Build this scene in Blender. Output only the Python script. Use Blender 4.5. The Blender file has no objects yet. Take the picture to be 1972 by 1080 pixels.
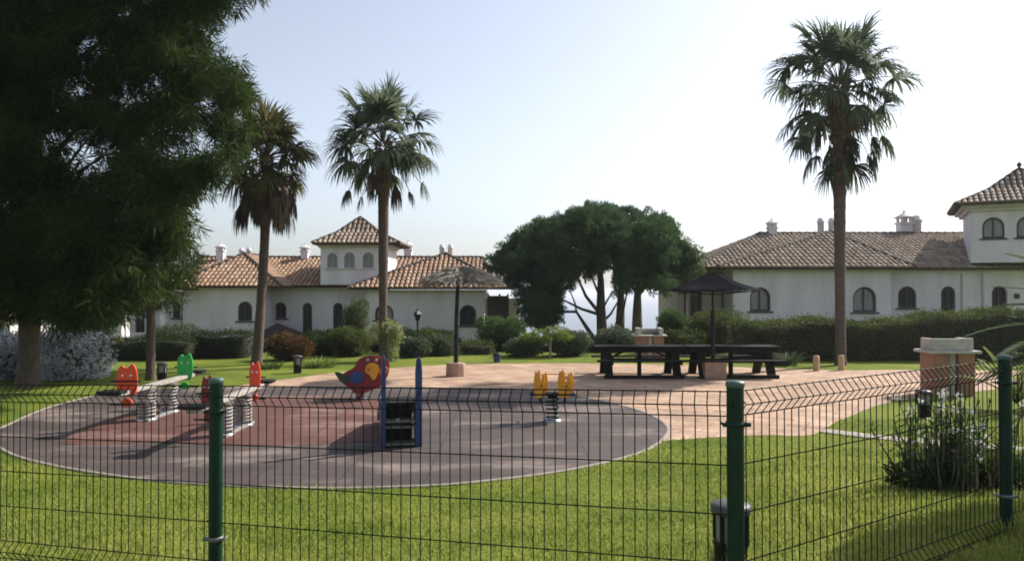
import bpy, math, random
import numpy as np
from mathutils import Vector, Matrix
from mathutils.geometry import tessellate_polygon
random.seed(7); rng = np.random.default_rng(7)
S = bpy.context.scene; COL = S.collection; PI = math.pi; R = math.radians

# ------------------------------------------------------------------ camera
F = 1450.0; CH = 2.2; PITCH = math.atan(20/F)
cam = bpy.data.cameras.new('camera'); co = bpy.data.objects.new('camera', cam); COL.objects.link(co)
cam.sensor_width = 36; cam.lens = F/1972*36; cam.clip_end = 60000; cam.clip_start = .05
co.location = (0, 0, CH); co.rotation_euler = (PI/2+PITCH, 0, 0); S.camera = co

def W(px, py, Y):
    """world point seen at photo pixel px,py at distance Y"""
    a = (px-986)/F; b = (540-py)/F
    d = Vector((a, math.cos(PITCH)-b*math.sin(PITCH), math.sin(PITCH)+b*math.cos(PITCH)))
    return Vector((0, 0, CH)) + d*(Y/d.y)
def sm(t):
    t = min(1, max(0, t)); return t*t*(3-2*t)
def G(x, y):
    n = .75*max(0, min(1.3, (8.4-y)/5.3))**1.6
    r = .35*sm((x-.8)/2.5)*sm((11.2-y)/5)
    z = n+r
    if y > 30: z -= .6*sm((y-30)/6)
    if y > 47: z -= min(45, (y-47)*.14)
    return z
def GP(px, py):
    z = 0
    for _ in range(30):
        q = W(px, py, 10)-Vector((0, 0, CH)); t = (z-CH)/q.z; p = Vector((0, 0, CH))+q*t
        z = .5*z+.5*G(p.x, p.y)
    return Vector((p.x, p.y, G(p.x, p.y)))

# ------------------------------------------------------------------ materials
def mat(name, col, rough=.6, metal=0, noise=None, scale=5, bump=0, bscale=40, spec=.5, trans=0, island=None, detail=5, coat=0, stretch=None):
    m = bpy.data.materials.new(name); m.use_nodes = True; nt = m.node_tree; N = nt.nodes; L = nt.links
    b = N['Principled BSDF']; b.inputs['Base Color'].default_value = (*col, 1)
    b.inputs['Roughness'].default_value = rough; b.inputs['Metallic'].default_value = metal
    b.inputs['Specular IOR Level'].default_value = spec; b.inputs['Coat Weight'].default_value = coat
    tc = N.new('ShaderNodeTexCoord'); src = tc.outputs['Object']
    if stretch:
        mp = N.new('ShaderNodeMapping'); mp.inputs['Scale'].default_value = stretch
        L.new(src, mp.inputs[0]); src = mp.outputs[0]
    csock = None
    if noise:
        t = N.new('ShaderNodeTexNoise'); t.inputs['Scale'].default_value = scale; t.inputs['Detail'].default_value = detail
        L.new(src, t.inputs['Vector'])
        r = N.new('ShaderNodeValToRGB'); L.new(t.outputs['Fac'], r.inputs['Fac'])
        r.color_ramp.elements[0].position = .3; r.color_ramp.elements[1].position = .7
        r.color_ramp.elements[0].color = (*col, 1); r.color_ramp.elements[1].color = (*noise, 1)
        csock = r.outputs['Color']
    if island:
        g = N.new('ShaderNodeNewGeometry'); r2 = N.new('ShaderNodeValToRGB'); L.new(g.outputs['Random Per Island'], r2.inputs['Fac'])
        cr = r2.color_ramp; n = len(island)
        cr.elements[0].color = (*island[0], 1); cr.elements[1].color = (*island[-1], 1)
        for i in range(1, n-1):
            e = cr.elements.new(i/(n-1)); e.color = (*island[i], 1)
        if csock:
            mx = N.new('ShaderNodeMix'); mx.data_type = 'RGBA'; mx.inputs[0].default_value = .5
            L.new(csock, mx.inputs[6]); L.new(r2.outputs['Color'], mx.inputs[7]); csock = mx.outputs[2]
        else: csock = r2.outputs['Color']
    if csock: L.new(csock, b.inputs['Base Color'])
    if bump:
        t2 = N.new('ShaderNodeTexNoise'); t2.inputs['Scale'].default_value = bscale; t2.inputs['Detail'].default_value = 6
        L.new(src, t2.inputs['Vector']); bp = N.new('ShaderNodeBump'); bp.inputs['Strength'].default_value = bump
        bp.inputs['Distance'].default_value = .02
        L.new(t2.outputs['Fac'], bp.inputs['Height']); L.new(bp.outputs[0], b.inputs['Normal'])
    if trans:
        tr = N.new('ShaderNodeBsdfTranslucent'); ms = N.new('ShaderNodeMixShader'); ms.inputs[0].default_value = trans
        if csock: L.new(csock, tr.inputs[0])
        else: tr.inputs[0].default_value = (*col, 1)
        L.new(b.outputs[0], ms.inputs[1]); L.new(tr.outputs[0], ms.inputs[2]); L.new(ms.outputs[0], N['Material Output'].inputs[0])
    return m
def leafmat(name, *cols, trans=.35, rough=.65, spec=.12, nscale=1.6):
    lo = tuple(min(c[i] for c in cols)*.75 for i in range(3)); hi = tuple(max(c[i] for c in cols)*1.1 for i in range(3))
    return mat(name, lo, rough=rough, island=list(cols), trans=trans, spec=spec, noise=hi, scale=nscale, detail=3)

M = {}
M['wall'] = mat('whitewash', (.73, .69, .715), .9, noise=(.58, .55, .565), scale=1.1, bump=.2, bscale=14, stretch=(1.4, 1.4, .35), detail=8)
M['trim'] = mat('painted_trim', (.58, .55, .51), .8, noise=(.46, .44, .41), scale=3)
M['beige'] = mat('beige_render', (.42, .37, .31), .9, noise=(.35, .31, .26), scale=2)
tiles = [(.30, .165, .095), (.42, .27, .17), (.17, .10, .065), (.36, .22, .13), (.52, .40, .28), (.22, .125, .08), (.40, .26, .16)]
M['tile'] = mat('terracotta_tiles', tiles[0], .85, island=tiles, noise=(.26, .17, .11), scale=.9)
greyt = [(.22, .155, .11), (.36, .28, .21), (.12, .085, .06), (.46, .37, .28), (.26, .18, .13), (.55, .47, .37), (.16, .11, .08)]
M['tile_old'] = mat('weathered_tiles', greyt[0], .85, island=greyt, noise=(.24, .18, .13), scale=.9)
M['tile_bed'] = mat('tile_bed', (.06, .040, .03), .9, noise=(.035, .025, .02), scale=4)
M['glass'] = mat('dark_window_glass', (.008, .009, .011), .25, spec=.3, noise=(.02, .02, .022), scale=2)
M['curtain'] = mat('curtained_glass', (.34, .32, .31), .35, noise=(.12, .12, .13), scale=6, stretch=(4, 1, .3))
M['greypane'] = mat('grey_lattice_pane', (.26, .26, .27), .5, noise=(.36, .36, .36), scale=7)
M['greyframe'] = mat('grey_lattice_frame', (.34, .33, .32), .7)
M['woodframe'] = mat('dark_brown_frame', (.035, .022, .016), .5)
M['black'] = mat('black_metal', (.010, .010, .011), .5, spec=.25, bump=.1, bscale=200)
M['fence'] = mat('green_fence_wire', (.002, .009, .006), .55, spec=.12)
M['post'] = mat('green_fence_post', (.002, .019, .013), .42, noise=(.003, .028, .019), scale=9, spec=.3)
M['cap'] = mat('post_cap', (.05, .10, .08), .4)
M['steel'] = mat('galvanised_steel', (.42, .42, .43), .35, metal=.85, noise=(.3, .3, .3), scale=20)
M['clampsteel'] = mat('dull_steel', (.16, .17, .17), .5, metal=.6)
M['stained'] = mat('dark_stained_wood', (.012, .013, .011), .75, spec=.1, noise=(.020, .020, .017), scale=10, bump=.3, bscale=60, stretch=(.3, 3, 3))
M['greywood'] = mat('weathered_grey_wood', (.25, .22, .19), .8, noise=(.38, .35, .31), scale=9, bump=.3, bscale=50)
M['palewood'] = mat('pale_wood', (.40, .25, .14), .8, noise=(.50, .33, .20), scale=8, stretch=(4, 4, .5))
M['red'] = mat('red_plastic', (.80, .075, .025), .38, noise=(.70, .06, .02), scale=5)
M['darkred'] = mat('dark_red_panel', (.23, .012, .014), .45, noise=(.17, .010, .010), scale=5)
M['green'] = mat('green_plastic', (.025, .42, .07), .4, noise=(.02, .34, .055), scale=5)
M['darkgreen'] = mat('dark_green_panel', (.008, .05, .018), .45)
M['yellow'] = mat('yellow_plastic', (.80, .36, .02), .45, noise=(.68, .28, .02), scale=6)
M['orange'] = mat('orange_plastic', (.60, .16, .015), .4)
M['blue'] = mat('blue_paint', (.016, .034, .13), .45, noise=(.03, .055, .18), scale=8)
M['bluespot'] = mat('blue_spot', (.015, .045, .17), .4)
M['white'] = mat('white_plastic', (.7, .7, .7), .4)
M['brick'] = mat('terracotta_render', (.38, .19, .12), .85, noise=(.27, .145, .10), scale=5, bump=.3, bscale=30)
M['stone'] = mat('pinkish_stone_block', (.42, .28, .20), .85, noise=(.30, .19, .13), scale=7, bump=.4, bscale=25)
M['concrete'] = mat('pale_concrete', (.54, .50, .44), .85, noise=(.38, .36, .33), scale=6, bump=.3, bscale=30)
M['kerb'] = mat('kerb_stone', (.30, .26, .22), .85, noise=(.22, .19, .16), scale=4, bump=.3, bscale=30)
M['edging'] = mat('edging_slabs', (.34, .30, .26), .85, noise=(.24, .21, .18), scale=7, bump=.3, bscale=30)
M['nearblack'] = mat('near_black', (.03, .025, .02), .9)  # barbecue soot; the slide's back board only shares the near-black colour
M['thatch'] = mat('grey_straw', (.22, .20, .18), .9, island=[(.13, .12, .10), (.30, .28, .25), (.20, .18, .16)], trans=.15)
M['canopy'] = mat('dark_canopy', (.018, .016, .018), .9, spec=.08, noise=(.028, .026, .028), scale=6, bump=.3, bscale=40)
M['bark'] = mat('brown_bark', (.075, .055, .042), .9, noise=(.13, .10, .08), scale=6, bump=.8, bscale=14, stretch=(3, 3, .6))
M['palebark'] = mat('pale_bark', (.25, .22, .18), .9, noise=(.36, .32, .27), scale=6, bump=.5, bscale=14)
M['palmbark'] = mat('palm_bark', (.075, .054, .044), .92, noise=(.125, .095, .078), scale=3, bump=.9, bscale=9, stretch=(1.5, 1.5, 5))
M['boots'] = mat('palm_leaf_bases', (.16, .10, .065), .9, island=[(.10, .065, .045), (.22, .15, .10), (.14, .09, .06)])
M['palm'] = leafmat('palm_leaf', (.075, .10, .062), (.105, .14, .08), (.14, .17, .10), (.08, .11, .07), trans=.5)  # greens lightened so the colour carries the haze glare over the crowns
M['palmyellow'] = leafmat('palm_leaf_olive', (.06, .08, .024), (.11, .13, .04), (.17, .15, .055), (.05, .07, .024), trans=.45)
M['deadpalm'] = leafmat('dead_palm_leaf', (.075, .050, .035), (.12, .085, .06), (.05, .035, .026), (.16, .12, .08), trans=.2)
M['petiole'] = mat('petiole', (.065, .06, .03), .7)
M['conifer'] = leafmat('feathery_needles', (.010, .022, .006), (.020, .040, .008), (.007, .016, .005), (.062, .098, .016), (.016, .034, .008), trans=.45, nscale=.9)
M['pine'] = leafmat('pine_needles', (.030, .066, .028), (.05, .10, .040), (.085, .14, .05), (.034, .07, .03), trans=.35, nscale=1.3)
M['hedge'] = leafmat('hedge_leaf', (.036, .055, .016), (.07, .10, .024), (.12, .15, .036), (.028, .034, .014), trans=.35)
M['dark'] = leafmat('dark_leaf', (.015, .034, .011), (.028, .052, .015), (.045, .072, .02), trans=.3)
M['mid'] = leafmat('mid_green_leaf', (.04, .085, .02), (.07, .125, .03), (.10, .155, .04), trans=.35)
M['lime'] = leafmat('lime_leaf', (.11, .17, .03), (.17, .24, .045), (.23, .28, .07), trans=.4)
M['greyleaf'] = leafmat('grey_green_leaf', (.065, .09, .045), (.10, .125, .065), (.14, .165, .095), trans=.25)
M['redleaf'] = leafmat('reddish_leaf', (.10, .04, .015), (.16, .065, .02), (.05, .06, .02), (.07, .035, .015), trans=.3)
M['varieg'] = leafmat('variegated_leaf', (.20, .26, .05), (.33, .37, .12), (.45, .46, .25), (.10, .16, .03), trans=.35)
M['flower'] = leafmat('pale_blue_flower', (.70, .71, .78), (.80, .80, .84), (.60, .62, .72), trans=.45)
M['whiteflower'] = leafmat('white_flower', (.6, .6, .55), (.7, .7, .65), trans=.3)
M['core'] = mat('dark_core', (.022, .026, .012), .95, noise=(.035, .030, .018), scale=9)  # solid dark filling that blocks the view through foliage; also frond ribs
M['stem'] = leafmat('bare_stem', (.12, .09, .065), (.20, .17, .13), (.07, .05, .035), (.07, .10, .035), trans=0)

# lawn: soft mottling in three scales
def ground_mat():
    m = bpy.data.materials.new('lawn'); m.use_nodes = True; nt = m.node_tree; N = nt.nodes; L = nt.links; b = N['Principled BSDF']
    tc = N.new('ShaderNodeTexCoord')
    def noise(s, d=6):
        t = N.new('ShaderNodeTexNoise'); t.inputs['Scale'].default_value = s; t.inputs['Detail'].default_value = d; L.new(tc.outputs['Object'], t.inputs['Vector']); return t
    r = N.new('ShaderNodeValToRGB'); a = noise(.55, 4); L.new(a.outputs['Fac'], r.inputs[0])
    r.color_ramp.elements[0].position = .35; r.color_ramp.elements[0].color = (.11, .165, .02, 1)
    r.color_ramp.elements[1].position = .68; r.color_ramp.elements[1].color = (.22, .25, .04, 1)
    r2 = N.new('ShaderNodeValToRGB'); c = noise(38, 6); L.new(c.outputs['Fac'], r2.inputs[0])
    r2.color_ramp.elements[0].position = .32; r2.color_ramp.elements[0].color = (.45, .5, .4, 1)
    r2.color_ramp.elements[1].position = .66; r2.color_ramp.elements[1].color = (1.35, 1.3, 1.3, 1)
    mx = N.new('ShaderNodeMix'); mx.data_type = 'RGBA'; mx.blend_type = 'MULTIPLY'; mx.inputs[0].default_value = 1
    L.new(r.outputs[0], mx.inputs[6]); L.new(r2.outputs[0], mx.inputs[7]); L.new(mx.outputs[2], b.inputs['Base Color'])
    b.inputs['Roughness'].default_value = .9; b.inputs['Specular IOR Level'].default_value = .1
    bp = N.new('ShaderNodeBump'); bp.inputs['Strength'].default_value = .9; bp.inputs['Distance'].default_value = .04
    d = noise(60, 4); L.new(d.outputs['Fac'], bp.inputs['Height']); L.new(bp.outputs[0], b.inputs['Normal'])
    return m
M['lawn'] = ground_mat()
M['blade'] = leafmat('grass_blades', (.14, .22, .024), (.22, .31, .038), (.34, .38, .07), (.07, .13, .016), (.44, .42, .13), trans=.45, nscale=.7)

def paving_mat(name, c1, c2, mortar, sx, sy, rot=0.0):
    m = bpy.data.materials.new(name); m.use_nodes = True; nt = m.node_tree; N = nt.nodes; L = nt.links; b = N['Principled BSDF']
    tc = N.new('ShaderNodeTexCoord'); mp = N.new('ShaderNodeMapping'); mp.inputs['Rotation'].default_value = (0, 0, rot)
    L.new(tc.outputs['Object'], mp.inputs[0])
    br = N.new('ShaderNodeTexBrick'); L.new(mp.outputs[0], br.inputs['Vector']); br.inputs['Scale'].default_value = 1
    br.inputs['Brick Width'].default_value = sx; br.inputs['Row Height'].default_value = sy; br.inputs['Mortar Size'].default_value = .014
    br.inputs['Color1'].default_value = (*c1, 1); br.inputs['Color2'].default_value = (*c2, 1); br.inputs['Mortar'].default_value = (*mortar, 1)
    t = N.new('ShaderNodeTexNoise'); t.inputs['Scale'].default_value = 1.1; t.inputs['Detail'].default_value = 8; t.inputs['Roughness'].default_value = .65; L.new(tc.outputs['Object'], t.inputs['Vector'])
    r = N.new('ShaderNodeValToRGB'); L.new(t.outputs['Fac'], r.inputs[0])
    r.color_ramp.elements[0].position = .32; r.color_ramp.elements[0].color = (.68, .64, .62, 1); r.color_ramp.elements[1].position = .66; r.color_ramp.elements[1].color = (1.15, 1.14, 1.1, 1)
    mx = N.new('ShaderNodeMix'); mx.data_type = 'RGBA'; mx.blend_type = 'MULTIPLY'; mx.inputs[0].default_value = 1
    L.new(br.outputs['Color'], mx.inputs[6]); L.new(r.outputs[0], mx.inputs[7]); L.new(mx.outputs[2], b.inputs['Base Color'])
    b.inputs['Roughness'].default_value = .85; b.inputs['Specular IOR Level'].default_value = .25
    bp = N.new('ShaderNodeBump'); bp.inputs['Strength'].default_value = .5; bp.inputs['Distance'].default_value = .01; bp.invert = True
    L.new(br.outputs['Fac'], bp.inputs['Height']); L.new(bp.outputs[0], b.inputs['Normal'])
    return m
M['paving'] = paving_mat('clay_paving', (.48, .33, .235), (.35, .235, .17), (.25, .185, .14), .56, .28, .5)
def rubber_mat(name, c1, c2, c3):
    m = bpy.data.materials.new(name); m.use_nodes = True; nt = m.node_tree; N = nt.nodes; L = nt.links; b = N['Principled BSDF']
    tc = N.new('ShaderNodeTexCoord'); mp = N.new('ShaderNodeMapping'); mp.inputs['Scale'].default_value = (.5, 1.1, 1); L.new(tc.outputs['Object'], mp.inputs[0])
    t = N.new('ShaderNodeTexNoise'); t.inputs['Scale'].default_value = .9; t.inputs['Detail'].default_value = 9; t.inputs['Roughness'].default_value = .68; L.new(mp.outputs[0], t.inputs['Vector'])
    r = N.new('ShaderNodeValToRGB'); L.new(t.outputs['Fac'], r.inputs[0]); cr = r.color_ramp
    cr.elements[0].position = .38; cr.elements[0].color = (*c1, 1); cr.elements[1].position = .66; cr.elements[1].color = (*c3, 1)
    e = cr.elements.new(.53); e.color = (*c2, 1)
    n2 = N.new('ShaderNodeTexNoise'); n2.inputs['Scale'].default_value = 130; L.new(tc.outputs['Object'], n2.inputs['Vector'])
    r2 = N.new('ShaderNodeValToRGB'); L.new(n2.outputs['Fac'], r2.inputs[0]); r2.color_ramp.elements[0].position = .35; r2.color_ramp.elements[0].color = (.7, .7, .7, 1); r2.color_ramp.elements[1].position = .65; r2.color_ramp.elements[1].color = (1.2, 1.2, 1.2, 1)
    br = N.new('ShaderNodeTexBrick'); L.new(tc.outputs['Object'], br.inputs['Vector']); br.offset = 0; br.inputs['Scale'].default_value = 1; br.inputs['Brick Width'].default_value = 1; br.inputs['Row Height'].default_value = 1
    br.inputs['Mortar Size'].default_value = .009; br.inputs['Color1'].default_value = (1, 1, 1, 1); br.inputs['Color2'].default_value = (.88, .88, .9, 1); br.inputs['Mortar'].default_value = (.5, .5, .5, 1)
    mx = N.new('ShaderNodeMix'); mx.data_type = 'RGBA'; mx.blend_type = 'MULTIPLY'; mx.inputs[0].default_value = 1
    L.new(r.outputs[0], mx.inputs[6]); L.new(r2.outputs[0], mx.inputs[7])
    my = N.new('ShaderNodeMix'); my.data_type = 'RGBA'; my.blend_type = 'MULTIPLY'; my.inputs[0].default_value = 1
    L.new(mx.outputs[2], my.inputs[6]); L.new(br.outputs['Color'], my.inputs[7]); L.new(my.outputs[2], b.inputs['Base Color'])
    b.inputs['Roughness'].default_value = .75; b.inputs['Specular IOR Level'].default_value = .3
    bp = N.new('ShaderNodeBump'); bp.inputs['Strength'].default_value = .4; bp.inputs['Distance'].default_value = .005; L.new(n2.outputs['Fac'], bp.inputs['Height']); L.new(bp.outputs[0], b.inputs['Normal'])
    return m
M['rubber'] = rubber_mat('grey_rubber', (.058, .044, .041), (.088, .066, .060), (.25, .195, .17))
M['redrubber'] = rubber_mat('red_rubber', (.095, .044, .036), (.135, .058, .046), (.24, .15, .125))

# ------------------------------------------------------------------ mesh builder
class MB:
    def __init__(s): s.v = []; s.f = []; s.mi = []; s.m = 0; s.sm = []
    def add(s, vs, fs, smooth=False):
        o = len(s.v); s.v += [tuple(v) for v in vs]
        for f in fs: s.f.append(tuple(i+o for i in f)); s.mi.append(s.m); s.sm.append(smooth)
    def box(s, x0, x1, y0, y1, z0, z1, rot=0, c=None):
        vs = [Vector((x, y, z)) for x in (x0, x1) for y in (y0, y1) for z in (z0, z1)]
        if rot:
            c = Vector(c) if c else Vector(((x0+x1)/2, (y0+y1)/2, 0)); m = Matrix.Rotation(rot, 3, 'Z')
            vs = [m@(v-c)+c for v in vs]
        s.add(vs, [(0, 1, 3, 2), (4, 6, 7, 5), (0, 4, 5, 1), (2, 3, 7, 6), (0, 2, 6, 4), (1, 5, 7, 3)])
    def bbox(s, x0, x1, y0, y1, z0, z1, b=.006):
        """box with chamfered edges"""
        import bmesh
        bm = bmesh.new(); bmesh.ops.create_cube(bm, size=1)
        for v in bm.verts: v.co = Vector(((x0+x1)/2+v.co.x*(x1-x0), (y0+y1)/2+v.co.y*(y1-y0), (z0+z1)/2+v.co.z*(z1-z0)))
        bmesh.ops.bevel(bm, geom=bm.edges[:], offset=b, segments=2, affect='EDGES', profile=.5)
        bm.verts.index_update(); s.add([v.co.copy() for v in bm.verts], [tuple(v.index for v in f.verts) for f in bm.faces]); bm.free()
    def beam(s, a, b, w, h, up=Vector((0, 0, 1))):
        a = Vector(a); b = Vector(b); d = (b-a).normalized(); sd = d.cross(up)
        if sd.length < 1e-4: sd = Vector((1, 0, 0))
        sd.normalize(); u = sd.cross(d)
        vs = [p+sd*w/2*i+u*h/2*j for p in (a, b) for i in (-1, 1) for j in (-1, 1)]
        s.add(vs, [(0, 2, 3, 1), (4, 5, 7, 6), (0, 1, 5, 4), (2, 6, 7, 3), (0, 4, 6, 2), (1, 3, 7, 5)])
    def tube(s, pts, rad, n=8, cap=True, smooth=True):
        pts = [Vector(p) for p in pts]; rs = rad if isinstance(rad, (list, tuple)) else [rad]*len(pts)
        vs = []; t0 = (pts[1]-pts[0]).normalized(); a = t0.orthogonal().normalized()
        for i, p in enumerate(pts):
            t = (pts[min(i+1, len(pts)-1)]-pts[max(i-1, 0)]).normalized()
            a = (a-t*a.dot(t)).normalized(); b = t.cross(a)
            for k in range(n):
                an = 2*PI*k/n; vs.append(p+(a*math.cos(an)+b*math.sin(an))*rs[i])
        fs = [(i*n+k, i*n+(k+1) % n, (i+1)*n+(k+1) % n, (i+1)*n+k) for i in range(len(pts)-1) for k in range(n)]
        s.add(vs, fs, smooth)
        if cap:
            s.add(vs[:n], [tuple(range(n))[::-1]]); s.add(vs[-n:], [tuple(range(n))])
    def lathe(s, c, prof, n=20, smooth=True):
        c = Vector(c); vs = [c+Vector((r*math.cos(2*PI*k/n), r*math.sin(2*PI*k/n), z)) for r, z in prof for k in range(n)]
        s.add(vs, [(i*n+k, i*n+(k+1) % n, (i+1)*n+(k+1) % n, (i+1)*n+k) for i in range(len(prof)-1) for k in range(n)], smooth)
        if prof[0][0] > 0: s.add(vs[:n], [tuple(range(n))[::-1]])
        if prof[-1][0] > 0: s.add(vs[-n:], [tuple(range(n))])
    def prism(s, poly, o, ax, ay, t):
        """2-d outline poly laid in the plane o+x*ax+y*ay with thickness t, softly bevelled rim"""
        ax = Vector(ax).normalized(); ay = Vector(ay).normalized(); n = ax.cross(ay); o = Vector(o)
        c = [sum(p[i] for p in poly)/len(poly) for i in (0, 1)]
        N = len(poly); rings = []
        for off, sc in ((-t/2, .965), (-t/2+.005, 1), (t/2-.005, 1), (t/2, .965)):
            rings.append([o+ax*(c[0]+(p[0]-c[0])*sc)+ay*(c[1]+(p[1]-c[1])*sc)+n*off for p in poly])
        vs = [v for r in rings for v in r]
        fs = [(i*N+k, i*N+(k+1) % N, (i+1)*N+(k+1) % N, (i+1)*N+k) for i in range(3) for k in range(N)]
        tri = tessellate_polygon([[Vector((p[0], p[1], 0)) for p in poly]])
        fs += [tuple(t_)[::-1] for t_ in tri]+[tuple(i+3*N for i in t_) for t_ in tri]
        s.add(vs, fs)
    def build(s, name, mats, parent=None, loc=None):
        me = bpy.data.meshes.new(name); me.from_pydata(s.v, [], s.f)
        for m in (mats if isinstance(mats, (list, tuple)) else [mats]): me.materials.append(m)
        me.polygons.foreach_set('material_index', s.mi); me.polygons.foreach_set('use_smooth', s.sm)
        me.update(); o = bpy.data.objects.new(name, me); COL.objects.link(o)
        if parent is not None:
            o.parent = parent; o.matrix_parent_inverse = Matrix.Translation(-Vector(parent.location)) if parent.get('_abs') else Matrix.Identity(4)
        if loc is not None: o.location = loc
        return o
def thing(name, label, cat, loc=(0, 0, 0), group=None, absolute=True):
    """Empty at a thing's base; parts of an 'absolute' thing are written in world coordinates"""
    o = bpy.data.objects.new(name, None); COL.objects.link(o); o.location = loc; o.empty_display_size = .2
    o['label'] = label; o['category'] = cat
    if group: o['group'] = group
    if absolute: ABS.append(o); o['_abs'] = 1
    return o
ABS = []
def tag(o, label, cat, group=None, kind=None):
    if kind: o['kind'] = kind
    if label: o['label'] = label
    if cat: o['category'] = cat
    if group: o['group'] = group
    return o
def struct(o): o['kind'] = 'structure'; return o
def dup(root, loc, rotz=0, label=None):
    r = root.copy(); COL.objects.link(r); r.location = loc; r.rotation_euler = (0, 0, rotz)
    if label: r['label'] = label
    for ch in list(root.children):
        c = ch.copy(); COL.objects.link(c); c.parent = r
        for g in list(ch.children):
            d = g.copy(); COL.objects.link(d); d.parent = c
    return r

# ------------------------------------------------------------------ foliage (numpy)
def quads_obj(name, arr, m, parent=None, extra=None):
    """arr (N,4,3) quads -> one mesh; extra = (verts, faces, material) solid core"""
    N = len(arr); V = arr.reshape(-1, 3); me = bpy.data.meshes.new(name)
    if extra:
        ev, ef, em = extra; ev = np.array(ev, dtype=float); ef = np.array(ef)
        V2 = np.concatenate([V, ev]); nf = N+len(ef); loops = np.concatenate([np.arange(N*4), (ef+N*4).ravel()])
    else: V2 = V; nf = N; loops = np.arange(N*4)
    me.vertices.add(len(V2)); me.vertices.foreach_set('co', V2.astype(np.float32).ravel())
    me.loops.add(len(loops)); me.loops.foreach_set('vertex_index', loops.astype(np.int32))
    me.polygons.add(nf); me.polygons.foreach_set('loop_start', (np.arange(nf)*4).astype(np.int32))
    me.materials.append(m)
    if extra:
        me.materials.append(em); mi = np.zeros(nf, np.int32); mi[N:] = 1; me.polygons.foreach_set('material_index', mi)
    me.update(calc_edges=True); me.validate()
    o = bpy.data.objects.new(name, me); COL.objects.link(o)
    if parent is not None:
        o.parent = parent
        if parent.get('_abs'): o.matrix_parent_inverse = Matrix.Translation(-Vector(parent.location))
    return o
def unit(a): return a/np.maximum(np.linalg.norm(a, axis=-1, keepdims=True), 1e-9)
def leaf_quads(P, D, L, Wd):
    """rhombus leaves at P along D with length L, width Wd (arrays)"""
    r = rng.normal(size=P.shape); Sd = unit(np.cross(D, r)); L = np.asarray(L).reshape(-1, 1); Wd = np.asarray(Wd).reshape(-1, 1)
    return np.stack([P, P+D*L*.45+Sd*Wd/2, P+D*L, P+D*L*.45-Sd*Wd/2], 1)
def blob(c, rad, n, size, shell=.5, up=.3, asp=.45):
    """leaves through a lumpy ellipsoid"""
    d = unit(rng.normal(size=(n, 3))); ph = rng.uniform(0, 6.28, 6)
    lump = 1+.13*np.sin(d[:, 0]*5+ph[0])*np.cos(d[:, 1]*5+ph[1])+.10*np.sin(d[:, 2]*8+ph[2]+d[:, 0]*6)+.07*np.sin(d[:, 1]*14+ph[3])*np.cos(d[:, 2]*13+ph[4])
    r = (shell+(1-shell)*rng.random(n)**.45)*lump
    r += (rng.random(n) < .06)*rng.random(n)*.14
    P = np.array(c)+d*r[:, None]*np.array(rad); D = unit(d*.8+rng.normal(size=(n, 3))*.75+np.array([0, 0, up]))
    return leaf_quads(P, D, rng.uniform(.6, 1.3, n)*size, rng.uniform(.7, 1.3, n)*size*asp)
def core(c, rad, nu=12, nv=8):
    vs = []; fs = []
    for j in range(nv+1):
        for i in range(nu):
            a = 2*PI*i/nu; b = -PI/2+PI*j/nv; k = 1+.12*math.sin(3*a+j)
            vs.append((c[0]+rad[0]*math.cos(a)*math.cos(b)*k, c[1]+rad[1]*math.sin(a)*math.cos(b)*k, c[2]+rad[2]*math.sin(b)))
    for j in range(nv):
        for i in range(nu): fs.append((j*nu+i, j*nu+(i+1) % nu, (j+1)*nu+(i+1) % nu, (j+1)*nu+i))
    return vs, fs
def shrub(name, label, cat, px, Y, w, top, bot, m, n=2600, size=.07, lobes=4, group=None, stems=True, depth=None, asp=.45):
    """shrub spanning w pixels round px, from pixel row top down to bot, at distance Y"""
    top -= 7; w *= 1.12; s = Y/F; c = W(px, (top+bot)/2, Y); rx = w*s/2; rz = (bot-top)*s/2; ry = depth or min(rx, 1.0)*.9
    z0 = c.z-rz; t = thing(name, label, cat, (c.x, Y, z0), group)
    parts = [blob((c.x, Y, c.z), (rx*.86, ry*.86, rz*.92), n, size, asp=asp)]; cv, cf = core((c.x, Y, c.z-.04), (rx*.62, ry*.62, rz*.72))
    for k in range(lobes):
        a = 2*PI*k/lobes+random.random(); h = random.uniform(-.2, .62)
        parts.append(blob((c.x+math.cos(a)*rx*.52, Y+math.sin(a)*ry*.5, c.z+h*rz), (rx*.46, ry*.5, rz*.44), n//lobes, size, asp=asp))
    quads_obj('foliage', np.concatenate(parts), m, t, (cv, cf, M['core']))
    if stems:
        b = MB()
        for k in range(5):
            a = random.uniform(0, 6.28); q = .18*rx
            b.tube([(c.x+math.cos(a)*q*.4, Y+math.sin(a)*q*.4, z0-.05), (c.x+math.cos(a)*q*2, Y+math.sin(a)*q, z0+rz*.9)], [.02, .01], 5)
        b.build('stem', M['bark'], t)
    return t

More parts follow.
